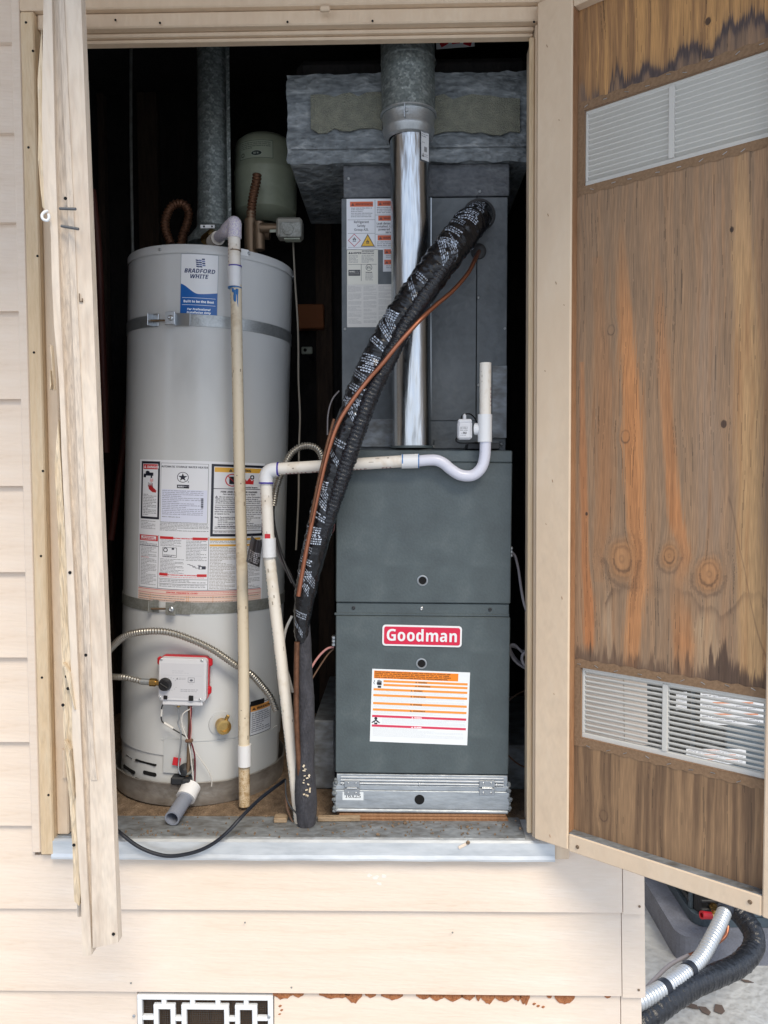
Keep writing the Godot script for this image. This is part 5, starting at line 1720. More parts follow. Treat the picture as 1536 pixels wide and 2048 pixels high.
	for i in 10:
		var q := []
		for e in [[i, 0], [i + 1, 0], [i + 1, 1], [i, 1]]:
			var t: float = e[0] / 10.0
			var top := at(lerpf(503, 525, t), lerpf(1070, 1078, t) + 6 * sin(t * PI), -0.08 + 0.03 * sin(t * PI * 0.9)) - from_point
			var low := at(lerpf(492, 519, t), lerpf(1123, 1135, t), -0.075 + 0.025 * sin(t * PI)) - from_point
			q.append(low if e[1] else top)
		face(st, q, ((q[1] - q[0]).cross(q[0] - q[3])).normalized(), [Vector2(i / 10.0, 0), Vector2((i + 1) / 10.0, 0), Vector2((i + 1) / 10.0, 1), Vector2(i / 10.0, 1)])
	put(k, "sleeve_sheet", st, M.label_black)

	# insulated refrigerant line
	var h := thing("insulated_line", "thick black taped refrigerant line sweeping down across the furnace", "hose", at(612, 1645, -0.06))
	from_point = h.position
	var wn := FastNoiseLite.new(); wn.seed = 9; wn.frequency = 30.0; wn.fractal_octaves = 2
	var crumple := func(dd: float, a: float) -> float: return 1.0 + 0.10 * wn.get_noise_3d(cos(a) * 0.04, sin(a) * 0.04, dd * 1.6) + 0.025 * sin(dd * 520.0 + 3.0 * sin(a + dd * 9.0)) * (0.4 + 0.6 * sin(a) * sin(a))
	var spine := even(rel([[962, 425, -0.21], [951, 438, -0.15], [928, 462, -0.075], [888, 515, -0.03], [838, 585, -0.02], [795, 648, -0.02], [755, 722, -0.02], [722, 795, -0.02], [695, 868, -0.02], [668, 950, -0.025], [645, 1035, -0.03], [626, 1110, -0.035], [612, 1180, -0.04], [604, 1240, -0.045], [602, 1284, -0.045]], -0.02), 0.0035)
	var rr := radii([[0, 0.030], [0.06, 0.039], [0.12, 0.0415], [0.5, 0.0395], [0.68, 0.036], [0.8, 0.031], [0.9, 0.027], [0.985, 0.018], [1.0, 0.012]], spine.size())
	st = mb()
	tube(st, spine, rr, 40, true, crumple)
	put(h, "taped_cover", st, M.tape)
	st = mb()                                                     # the ribbed sleeve that runs along its right side
	var rib := even(rel([[905, 512, -0.004], [862, 572, 0.005], [815, 645, 0.008], [776, 720, 0.008], [742, 790, 0.006], [712, 868, 0.002], [688, 940, -0.004], [662, 1020, -0.012], [643, 1080, -0.022]], 0.0), 0.0022)
	var wob := func(dd: float, a: float) -> float: return 1.0 + 0.05 * sin(dd * 640.0 + 2.0 * wn.get_noise_2d(dd * 2.0, a)) + 0.10 * wn.get_noise_3d(cos(a) * 0.03, sin(a) * 0.03, dd * 1.2)
	tube(st, rib, radii([[0, 0.012], [0.15, 0.0205], [0.8, 0.0220], [1.0, 0.014]], rib.size()), 26, true, wob)
	put(h, "ribbed_sleeve", st, M.wrap)
	st = mb()
	var low := even(rel([[606, 1245, -0.055], [609, 1330, -0.055], [612, 1430, -0.055], [610, 1540, -0.055], [612, 1600, -0.058], [613, 1648, -0.06]], -0.05), 0.006)
	tube(st, low, radii([[0, 0.018], [0.3, 0.0205], [0.7, 0.0235], [0.88, 0.028], [0.94, 0.027], [1.0, 0.0225]], low.size()), 26, true, func(dd: float, a: float) -> float: return 1.0 + 0.10 * wn.get_noise_3d(cos(a) * 0.05, sin(a) * 0.05, dd * 0.5))
	put(h, "foam_sleeve", st, M.foam)
	st = mb()
	for i in 16:
		var cp := at(613 + rng.randf_range(-7, 7), 1535 + i * 4 + rng.randf_range(-4, 4), -0.028)
		box(st, cp - from_point, Vector3(rng.randf_range(0.002, 0.005), rng.randf_range(0.003, 0.008), 0.002), 0.0006, Basis(Vector3.BACK, rng.randf() * 3))
	put(h, "glue_flecks", st, M.pvc_old).set_meta("kind", "stuff")
	# copper line beside it
	var cu := thing("copper_line", "thin copper tube bending down in front of the taped black line", "pipe", at(597, 1192, 0.0))
	from_point = cu.position
	st = mb()
	tube(st, even(rel([[958, 503, -0.215], [952, 515, -0.14], [936, 546, -0.09], [905, 582, -0.04], [872, 610, 0.0], [842, 638, 0.034], [814, 668, 0.046], [790, 696, 0.046], [766, 726, 0.040], [738, 758, 0.028], [704, 802, 0.028], [676, 848, 0.026], [656, 905, 0.024], [640, 970, 0.02], [626, 1035, 0.012], [612, 1105, 0.006], [602, 1160, 0.0], [597, 1192, -0.004]], 0.0), 0.008), 0.0054, 14)
	put(cu, "tube_run", st, M.copper)
	st = mb()
	tube(st, even(rel([[594, 1284, -0.03], [593, 1350, -0.03], [593, 1430, -0.03], [596, 1500, -0.035], [603, 1580, -0.045], [611, 1644, -0.05]], 0.0), 0.02), 0.0068, 12)
	put(cu, "lower_run", st, M.copper_old)
	st = mb()
	tube(st, even(rel([[668, 838, 0.03], [650, 905, 0.03], [634, 975, 0.026], [620, 1045, 0.018]], 0.0), 0.02), 0.0035, 10)
	put(cu, "clear_tape_edge", st, M.copper_old)

	# gas connectors
	var g := thing("gas_hose", "long corrugated steel gas hose arching across the front of the water heater", "hose", at(225, 1293, -0.20))
	from_point = g.position
	st = ribbed(rel([[205, 1318, -0.24], [225, 1293, -0.20], [251, 1272, -0.165], [290, 1263, -0.145], [335, 1264, -0.14], [380, 1278, -0.145], [425, 1299, -0.155], [470, 1329, -0.175], [500, 1347, -0.19], [523, 1371, -0.215], [541, 1395, -0.225], [552, 1422, -0.22]], -0.15), 0.0088, 0.0075)
	put(g, "corrugated_hose", st, M.corrugated)
	var g2 := thing("gas_connector", "short corrugated steel connector with a brass nut entering the left of the heater control", "hose", at(228, 1355, -0.16))
	from_point = g2.position
	st = ribbed(rel([[212, 1352, -0.22], [232, 1354, -0.18], [252, 1355, -0.165], [284, 1363, -0.16]], -0.15), 0.0078, 0.0075)
	put(g2, "corrugated_hose", st, M.corrugated)
	st = mb()
	tube(st, rel([[283, 1363], [302, 1364]], -0.16), 0.0088, 12)
	put(g2, "sleeve", st, M.strap)
	st = mb()
	tube(st, rel([[300, 1364], [312, 1365]], -0.16), 0.0115, 6)
	tube(st, rel([[311, 1365], [330, 1366]], -0.162), 0.0085, 12)
	put(g2, "brass_nut", st, M.brass)
	var g3 := thing("flexible_conduit", "grey corrugated conduit looping up behind the cross pipe beside the furnace", "conduit", at(642, 912, -0.16))
	from_point = g3.position
	st = ribbed(rel([[648, 930, -0.16], [640, 905, -0.15], [626, 893, -0.14], [603, 893, -0.13], [582, 908, -0.125], [566, 938, -0.12], [553, 975, -0.12], [547, 1010, -0.125]], -0.13), 0.0082, 0.0062)
	put(g3, "corrugated_hose", st, M.corrugated)
	st = mb()
	tube(st, even(rel([[547, 1008, -0.125], [546, 1035, -0.13], [552, 1070, -0.13], [563, 1110, -0.13], [577, 1145, -0.12], [592, 1175, -0.11]], 0), 0.02), 0.0042, 10)
	put(g3, "black_cable", st, M.black)
	st = mb()
	tube(st, even(rel([[553, 1085, -0.145], [560, 1112, -0.14], [572, 1135, -0.13], [586, 1165, -0.12]], 0), 0.02), 0.0052, 10)
	put(g3, "grey_cable", st, M.grey_wire)
	cord("black_cable", "black cable drooping over the metal sill from the water heater foot", "cable", [[225, 1652, 0.0], [243, 1668, 0.034], [275, 1692, 0.036], [310, 1707, 0.037], [345, 1712, 0.037], [390, 1704, 0.036], [425, 1688, 0.034], [455, 1664, 0.030], [483, 1634, 0.004], [515, 1602, -0.06], [545, 1578, -0.12], [570, 1560, -0.18]], 0.0046, M.rubber)
	cord("white_cord", "thin white cord hanging in the gap right of the water heater", "cord", [[586, 480, -0.40], [590, 560, -0.40], [596, 660, -0.39], [597, 760, -0.38], [600, 830, -0.37], [598, 900, -0.36], [597, 1000, -0.35], [592, 1100, -0.34]], 0.0027, M.old_cord)
	cord("thermostat_wire", "double grey white wire curving behind the lower white pipe", "wire", [[584, 1232, -0.11], [572, 1258, -0.11], [567, 1290, -0.11], [570, 1325, -0.11], [578, 1355, -0.105], [586, 1385, -0.10]], 0.0036, M.white_wire)
	cord("control_wire", "pink wire bending from the left side of the furnace", "wire", [[668, 1294, -0.135], [655, 1297, -0.135], [640, 1310, -0.13], [627, 1328, -0.12], [615, 1350, -0.11]], 0.0030, M.pink_wire)
	cord("control_wire", "brown wire bending from the left side of the furnace below the pink one", "wire", [[667, 1298, -0.14], [655, 1310, -0.14], [638, 1335, -0.135], [624, 1358, -0.125], [616, 1372, -0.12]], 0.0022, M.brown_wire)
	cord("power_cord", "grey cord leaving the right side of the furnace", "cord", [[1021, 1103, -0.13], [1030, 1112, -0.13], [1037, 1140, -0.13], [1042, 1175, -0.125], [1049, 1210, -0.12], [1060, 1238, -0.12]], 0.0036, M.grey_wire)
	var co := thing("cord_coil", "coil of grey cord hanging right of the furnace", "cord", at(1050, 1320, -0.15))
	from_point = co.position
	for i in 3:
		st = mb()
		tube(st, smooth(rel([[1063, 1318 - i * 6], [1046, 1306 - i * 2], [1030, 1290 + i * 2], [1020, 1292 + i], [1021 + i * 2, 1308], [1034 + i * 2, 1326 - i], [1060, 1342 - i * 3]], -0.15 - 0.007 * i), 8), 0.0034, 8)
		put(co, "cord_loop", st, M.grey_wire)
	st = mb()
	tube(st, smooth(rel([[1062, 1306], [1048, 1306], [1044, 1318], [1050, 1330], [1062, 1334]], -0.135), 8), 0.0042, 8)
	put(co, "cord_tie", st, M.grey_wire)
	cord("ground_wire", "thin tan wire low in the gap right of the furnace", "wire", [[1014, 1508, -0.2], [1024, 1518, -0.2], [1040, 1530, -0.2], [1062, 1538, -0.2]], 0.0020, M.copper_old)
	cord("ground_wire", "thin brown wire halfway up the gap right of the furnace", "wire", [[1016, 1402, -0.3], [1035, 1388, -0.3], [1062, 1376, -0.3]], 0.0020, M.brown_wire)
	cord("loose_wire", "dark loose wire beside the foot of the white drain pipe", "wire", [[571, 1560, -0.07], [572, 1590, -0.06], [580, 1612, -0.05], [598, 1632, -0.045], [606, 1646, -0.04]], 0.0022, M.unit_dark)
	cord("loose_wire", "pinkish loose wire left of the foot of the white drain pipe", "wire", [[571, 1575, -0.09], [573, 1610, -0.085], [580, 1632, -0.08], [586, 1645, -0.075]], 0.0030, M.brown_wire)
	cord("hanging_wire", "thin dark wire in front of the coil cabinet's left edge", "wire", [[678, 782, -0.2], [664, 800, -0.19], [656, 830, -0.18], [655, 870, -0.18]], 0.002, M.grey_wire)

func build_closet_things() -> void:
	# copper connectors, valve and expansion tank above the heater
	var z := -0.46
	var q := thing("water_connector", "looped corrugated copper water connector left of the vent pipe", "water pipe", at(364, 487, z))
	from_point = q.position
	var st := ribbed(rel([[362, 490], [366, 470], [374, 448], [378, 428], [372, 413], [358, 407], [343, 414], [333, 432], [330, 452], [334, 470], [342, 488]], z), 0.0125, 0.0095, 0.13, 16)
	put(q, "corrugated_tube", st, M.copper_old)
	q = thing("water_connector", "upright corrugated copper water connector right of the vent pipe", "water pipe", at(502, 440, -0.40))
	from_point = q.position
	st = ribbed(rel([[502, 444], [503, 420], [505, 400], [509, 380], [513, 362], [514, 348]], -0.40), 0.0125, 0.0095, 0.13, 16)
	put(q, "corrugated_tube", st, M.copper_old)
	st = mb()
	tube(st, rel([[502, 446], [502, 424]], -0.40), 0.0145, 6)
	put(q, "union_nut", st, M.bronze)
	st = mb()
	tube(st, rel([[501, 440], [502, 510]], -0.40), 0.0185, 14)
	tube(st, rel([[500, 462], [540, 468]], -0.40), 0.017, 14)
	tube(st, rel([[518, 445], [519, 500]], -0.385), 0.016, 14)
	put(q, "pipe_tee", st, M.bronze)
	st = mb()
	tube(st, rel([[534, 456], [560, 456]], -0.40), 0.012, 12)
	put(q, "side_pipe", st, M.bronze)
	var v := thing("shutoff_valve", "small grey box shaped valve motor beside the copper connector", "valve", at(580, 480, -0.36))
	from_point = v.position
	st = mb()
	box(st, at(580, 459, -0.36) - from_point, Vector3(0.073, 0.055, 0.05), 0.006, Basis(Vector3.BACK, -0.02))
	put(v, "motor_box", st, M.valve_box)
	st = mb()
	box(st, at(581, 459, -0.333) - from_point, Vector3(0.060, 0.042, 0.004), 0.004)
	lathe(st, [Vector2(0.016, 0), Vector2(0.015, 0.003), Vector2(0, 0.003)], 20, Transform3D(Basis(Vector3.RIGHT, PI / 2), at(576, 459, -0.331) - from_point))
	put(v, "cover", st, M.strap_old)
	st = mb()
	box(st, at(585, 480, -0.35) - from_point, Vector3(0.045, 0.004, 0.03), 0.001)
	box(st, at(547, 462, -0.345) - from_point, Vector3(0.022, 0.008, 0.002), 0.0005)
	put(v, "white_tab", st, M.pale)
	st = mb()
	tube(st, rel([[520, 456], [556, 456]], -0.37), 0.0135, 14)
	put(v, "valve_body", st, M.bronze)
	var e := thing("expansion_tank", "pale green expansion tank high up behind the water heater", "tank", at(532, 440, -0.56))
	from_point = e.position
	var top := at(530, 276, -0.56).y - from_point.y
	st = mb()
	lathe(st, [Vector2(0.03, -0.01), Vector2(0.078, 0.0), Vector2(0.094, 0.018), Vector2(0.0955, 0.04), Vector2(0.0955, top * 0.52), Vector2(0.0965, top * 0.53), Vector2(0.0965, top * 0.56), Vector2(0.0945, top * 0.575), Vector2(0.0935, top * 0.82), Vector2(0.088, top * 0.9), Vector2(0.07, top * 0.96), Vector2(0.04, top * 0.99), Vector2(0, top)], 56)
	put(e, "tank_shell", st, M.expansion)
	st = mb()
	wrap_sheet(st, 0.0938, -0.75, 0.42, top * 0.61, top * 0.82, 0.0008)
	put(e, "oval_label", st, M.label_expansion)

	e = thing("torn_wrapper", "scrap of red and white wrapper high above the plenum box", "wrapper", at(910, 92, -0.30))
	st = mb()
	box(st, Vector3(0, 0.02, 0), Vector3(0.105, 0.05, 0.003), 0.001, Basis(Vector3.BACK, 0.06))
	put(e, "white_paper", st, M.white)
	for k in 3:
		st = mb()
		box(st, Vector3(-0.03 + 0.032 * k, 0.006 + 0.005 * (k % 2), 0.002), Vector3(0.022, 0.012, 0.002), 0.0005, Basis(Vector3.BACK, 0.5 - 0.4 * k))
		put(e, "red_print", st, M.red)
	# framing and odd things at the back
	for s in [[178, 232, -0.98], [300, 338, -1.0], [640, 672, -1.0]]:
		st = mb()
		var a := at(s[0], 1500, s[2])
		var c := at(s[1], 1500, s[2])
		span(st, Vector3(a.x, FLOOR, -1.019), Vector3(c.x, 3.09, -0.98), 0.003)
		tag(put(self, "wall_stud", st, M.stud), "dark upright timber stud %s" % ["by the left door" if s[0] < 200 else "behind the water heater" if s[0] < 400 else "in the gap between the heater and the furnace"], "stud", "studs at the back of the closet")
	cord("thin_pipe", "thin grey upright pipe at the back left of the water heater's vent", "pipe", [[262, 60, -0.72], [262, 300, -0.72], [266, 530, -0.72]], 0.0048, M.strap_old)
	cord("red_pipe", "dull red brown pipe standing against the closet's left wall", "pipe", [[184, 380, -0.55], [196, 500, -0.55], [205, 700, -0.55], [212, 905, -0.55]], 0.012, M.red_pipe)
	cord("red_pipe", "dull red brown pipe slanting behind the left of the water heater", "pipe", [[258, 815, -0.62], [246, 900, -0.62], [232, 1010, -0.62], [222, 1080, -0.62]], 0.011, M.red_pipe)
	var o := thing("wood_block", "orange brown timber block on the back wall between heater and furnace", "block", at(622, 660, -0.97))
	st = mb()
	box(st, Vector3(0, 0.045, 0), Vector3(0.098, 0.088, 0.05), 0.004)
	put(o, "timber", st, M.orange_wood)
	o = thing("pipe_clip", "small pale clip on a stud between the water heater and the furnace", "clip", at(614, 708, -0.80))
	st = mb()
	box(st, Vector3(0, 0.012, 0), Vector3(0.038, 0.025, 0.008), 0.003)
	put(o, "clip_plate", st, M.pale)
	screw(o, Vector3(-0.006, 0.013, 0.0045), 0.006, M.hole)
	st = mb()
	box(st, Vector3(0.0, 0.012, -0.10), Vector3(0.02, 0.012, 0.19), 0.003)
	put(o, "clip_stem", st, M.unit_dark)
	o = thing("junction_device", "small white device with a red lead at the left side of the furnace", "switch", at(655, 1074, -0.17))
	st = mb()
	box(st, Vector3(0.0, 0.018, 0), Vector3(0.024, 0.032, 0.02), 0.003)
	put(o, "device_body", st, M.plastic)
	st = mb()
	from_point = o.position
	tube(st, smooth(rel([[662, 1068], [668, 1060], [669, 1040], [664, 1020], [660, 1000]], -0.17), 6), 0.0018, 8)
	put(o, "red_lead", st, M.pink_wire)
	# patched grey boards at floor level on both sides of the furnace
	st = mb()
	span(st, Vector3(-0.25, FLOOR + 0.001, -0.80), Vector3(-0.19, FLOOR + 0.20, -0.30), 0.004)
	tag(put(self, "floor_duct", st, M.dirty_metal), "grimy sheet metal duct side on the floor left of the furnace", "duct")
	st = mb()
	span(st, Vector3(0.30, FLOOR + 0.001, -0.80), Vector3(0.455, FLOOR + 0.13, -0.30), 0.004)
	tag(put(self, "floor_duct", st, M.dirty_metal), "grimy sheet metal duct side on the floor right of the furnace", "duct")
	# bits on the floor and the sill
	o = thing("wood_scrap", "small cream block of wood at the foot of the white drain pipe", "wood scrap", on_level(562, 1641, FLOOR + 0.007))
	st = mb()
	box(st, Vector3(0, 0.006, 0), Vector3(0.034, 0.013, 0.03), 0.002)
	put(o, "block", st, M.stud_pale)
	o = thing("wood_strip", "pale strip of wood on the sill in front of the furnace base", "wood scrap", on_level(678, 1641, FLOOR + 0.007))
	st = mb()
	box(st, Vector3(0, 0.006, 0), Vector3(0.11, 0.012, 0.016), 0.002, Basis(Vector3.UP, 0.03))
	put(o, "strip", st, M.stud_pale)
	st = mb()
	for i in 230:
		var x := rng.randf_range(-0.86, 0.30)
		var zz := rng.randf_range(-0.17, 0.008) if rng.randf() < 0.75 else rng.randf_range(-0.02, 0.012)
		if x > -0.2: zz = rng.randf_range(-0.085, 0.008)
		var s := rng.randf_range(0.0012, 0.0045) * (1.6 if rng.randf() < 0.1 else 1.0)
		box(st, Vector3(x, (0.7945 if zz > -0.11 else FLOOR) + s * 0.4, zz), Vector3(s * 1.4, s, s), s * 0.25, Basis(Vector3(rng.randf(), rng.randf(), 1).normalized(), rng.randf() * 6))
	var grit := put(self, "loose_grit", st, M.dirt)
	tag(grit, "scattered grit and crumbs on the closet floor and sill", "", "", "stuff")

# ------------------------------------------------------------------ doors
func build_right_door() -> void:
	var a := deg_to_rad(39.5)
	var d := thing("closet_door", "open right hand door showing its raw plywood inside and two louvred vents", "door", Vector3(0.322, 0.80, 0.03), Vector3(0, -a, 0))
	var v := 0.8                                                   # height of the door's foot
	var P := func(px: float, py: float, w: float) -> Vector3: return on_face(d, px, py, w)
	var W := 0.605
	var HT := 1.98
	var u0: float = P.call(1140, 900, 0.0).x
	var u1: float = P.call(1529, 1500, 0.0).x
	var rail: float = P.call(1300, 1738, 0.0).y
	var back := -0.026
	var st := mb()
	span(st, Vector3(0.0, 0.003, back - 0.012), Vector3(u0, HT, 0.0), 0.003)
	put(d, "hinge_stile", st, M.trim)
	st = mb()
	span(st, Vector3(u1, 0.0, back - 0.012), Vector3(W, HT, 0.0), 0.003)
	put(d, "outer_stile", st, M.trim)
	st = mb()
	span(st, Vector3(u0 + 0.0005, 0.0, back - 0.012), Vector3(u1 - 0.0005, 0.043, -0.001), 0.003)
	put(d, "bottom_rail", st, M.trim)
	st = mb()
	span(st, Vector3(u0 + 0.0005, HT - 0.043, back - 0.012), Vector3(u1 - 0.0005, HT - 0.0005, -0.001), 0.003)
	put(d, "top_rail", st, M.trim)
	st = mb()                                                      # bare inner edges of the frame
	span(st, Vector3(u0 + 0.0002, 0.044, back + 0.0005), Vector3(u0 + 0.0016, HT - 0.044, -0.004))
	put(d, "bare_edge", st, M.raw_wood)
	st = mb()
	span(st, Vector3(u0 + 0.002, 0.0432, back + 0.0005), Vector3(u1 - 0.001, 0.0446, -0.003))
	put(d, "rail_dust", st, M.dirty_metal)
	# plywood, in one sheet round its two openings
	var lo: Vector3 = P.call(1160, 1475, back)
	var hi: Vector3 = P.call(1160, 1335, back)
	var lo2: Vector3 = P.call(1170, 372, back)
	var hi2: Vector3 = P.call(1170, 221, back)
	var xa := u0 + 0.018
	var xb := u1 - 0.006
	st = mb()
	var cols := [u0 - 0.001, xa, xb, u1 + 0.001]
	var rows := [0.02, lo.y, hi.y, lo2.y, hi2.y, HT - 0.02]
	for i in 3:
		for j in 5:
			if i == 1 and (j == 1 or j == 3): continue
			for w in [back, back - 0.009]:
				var q := [Vector3(cols[i], rows[j], w), Vector3(cols[i + 1], rows[j], w), Vector3(cols[i + 1], rows[j + 1], w), Vector3(cols[i], rows[j + 1], w)]
				var uv := []
				for p in q: uv.append(Vector2((p.x - cols[0]) / (cols[3] - cols[0]), 1.0 - (p.y - rows[0]) / (rows[5] - rows[0])))
				face(st, q, Vector3(0, 0, 1 if w == back else -1), uv)
	for j in [1, 3]:
		for e in [[Vector3(xa, rows[j], back), Vector3(xb, rows[j], back), Vector3.UP], [Vector3(xa, rows[j + 1], back), Vector3(xb, rows[j + 1], back), Vector3.DOWN], [Vector3(xa, rows[j], back), Vector3(xa, rows[j + 1], back), Vector3.RIGHT], [Vector3(xb, rows[j], back), Vector3(xb, rows[j + 1], back), Vector3.LEFT]]:
			var z := Vector3(0, 0, -0.009)
			face(st, [e[0], e[1], e[1] + z, e[0] + z], e[2], [Vector2(.1, .5), Vector2(.1, .5), Vector2(.1, .5), Vector2(.1, .5)])
	put(d, "plywood_panel", st, M.plywood)
	st = mb()                                                      # outer face of the door
	for j in [0, 2, 4]: span(st, Vector3(0.001, rows[j] + 0.0004 if j else 0.001, back - 0.026), Vector3(W - 0.001, rows[j + 1] - 0.0004 if j < 4 else HT - 0.001, back - 0.0125))
	for j in [1, 3]:
		span(st, Vector3(0.001, rows[j], back - 0.026), Vector3(xa, rows[j + 1], back - 0.0125)); span(st, Vector3(xb, rows[j], back - 0.026), Vector3(W - 0.001, rows[j + 1], back - 0.0125))
	put(d, "outer_boards", st, M.siding)
	# louvred vents
	for g in [[lo.y, hi.y, 13, "lower louvred vent one can see through"], [lo2.y, hi2.y, 13, "upper louvred vent with dusty closed looking slats"]]:
		var vent := Node3D.new(); vent.name = "louvred_vent"; d.add_child(vent, true)
		vent.set_meta("label", g[3])
		var y0: float = g[0]
		var y1: float = g[1]
		var xm := (xa + xb) / 2 - 0.004
		var wv := back - 0.012
		st = mb()
		span(st, Vector3(xa, y0, wv - 0.004), Vector3(xb, y0 + 0.011, wv + 0.006), 0.001)
		span(st, Vector3(xa, y1 - 0.006, wv - 0.004), Vector3(xb, y1, wv + 0.006), 0.001)
		span(st, Vector3(xa, y0 + 0.0112, wv - 0.004), Vector3(xa + 0.006, y1 - 0.0062, wv + 0.006), 0.001)
		span(st, Vector3(xb - 0.003, y0 + 0.0112, wv - 0.004), Vector3(xb, y1 - 0.0062, wv + 0.006), 0.001)
		put(vent, "vent_frame", st, M.louvre)
		st = mb()
		span(st, Vector3(xm - 0.006, y0 + 0.0112, wv - 0.005), Vector3(xm + 0.006, y1 - 0.0062, wv + 0.008), 0.001)
		put(vent, "centre_bar", st, M.louvre)
		var pitch: float = (y1 - y0 - 0.017) / g[2]
		for h in 2:
			var sa := xa + 0.0065 if h == 0 else xm + 0.0062
			var sb := xm - 0.0062 if h == 0 else xb - 0.0034
			for k in g[2]:
				var slat := mb()
				var c := Vector3((sa + sb) / 2, y0 + 0.011 + pitch * (k + 0.5), wv - 0.001)
				box(slat, c, Vector3(sb - sa, 0.0012, 0.0125), 0.0004, Basis(Vector3.RIGHT, -0.62))
				box(slat, c + Vector3(0, 0.0040, 0.0056), Vector3(sb - sa, 0.0034, 0.0012), 0.0004)
				put(vent, "slat", slat, M.louvre)
		st = mb()
		sheet(st, Vector3((xa + xb) / 2, (y0 + y1) / 2, back + 0.0006), xb - xa - 0.002, y1 - y0 - 0.002, Basis(), 0.0003)
		put(vent, "insect_screen", st, M.screen)
		# woven border stapled over the edge of the screen
		st = mb()
		var bw := 0.02
		var zz := back + 0.0010
		for r in [[u0 + 0.002, y0 - bw, u1 - 0.002, y0 - 0.0004], [u0 + 0.002, y1 + 0.0004, u1 - 0.002, y1 + bw], [u0 + 0.002, y0, xa - 0.0004, y1]]:
			var m := 30
			for k in m:
				var x := lerpf(r[0], r[2], float(k) / m)
				var xx := lerpf(r[0], r[2], float(k + 1) / m)
				var j0 := 0.0022 * sin(k * 2.3 + r[1] * 40)
				var j1 := 0.0022 * sin((k + 1) * 2.3 + r[1] * 40)
				var dn: float = r[1] + (j0 if r[1] < y0 else 0.0)
				var dn1: float = r[1] + (j1 if r[1] < y0 else 0.0)
				var up: float = r[3] + (j0 if r[3] > y1 else 0.0)
				var up1: float = r[3] + (j1 if r[3] > y1 else 0.0)
				face(st, [Vector3(x, dn, zz), Vector3(xx, dn1, zz), Vector3(xx, up1, zz), Vector3(x, up, zz)], Vector3.BACK)
		put(vent, "screen_border", st, M.burlap)
		for k in 17:
			var p := Vector3(lerpf(u0 + 0.01, u1 - 0.02, (k + rng.randf() * 0.7) / 17.0), y0 - 0.008 - rng.randf() * 0.008 if k % 2 else y1 + 0.006 + rng.randf() * 0.010, zz + 0.0008)
			st = mb()
			box(st, p, Vector3(0.0095, 0.0011, 0.0012), 0.0003, Basis(Vector3.BACK, rng.randf_range(-0.5, 0.6)))
			put(vent, "staple", st, M.steel)
	for p in [[1094, 92, 1], [1118, 240, 0], [1096, 430, 1], [1112, 566, 1], [1128, 610, 0], [1090, 742, 0], [1105, 962, 1], [1092, 1048, 0], [1124, 1196, 1], [1108, 1388, 0], [1100, 1672, 1]]:   # nicks in the paint
		st = mb()
		box(st, P.call(p[0], p[1], 0.0002), Vector3(0.0016, 0.007 if p[2] else 0.0035, 0.0008), 0.0003, Basis(Vector3.BACK, 0.25 if p[2] else 0.9))
		put(d, "paint_nick", st, M.raw_wood)
	for p in [[1155, 1694], [1500, 1804]]:
		var q: Vector3 = P.call(p[0], p[1], -0.0008)
		screw(d, q, 0.0045, M.bronze)

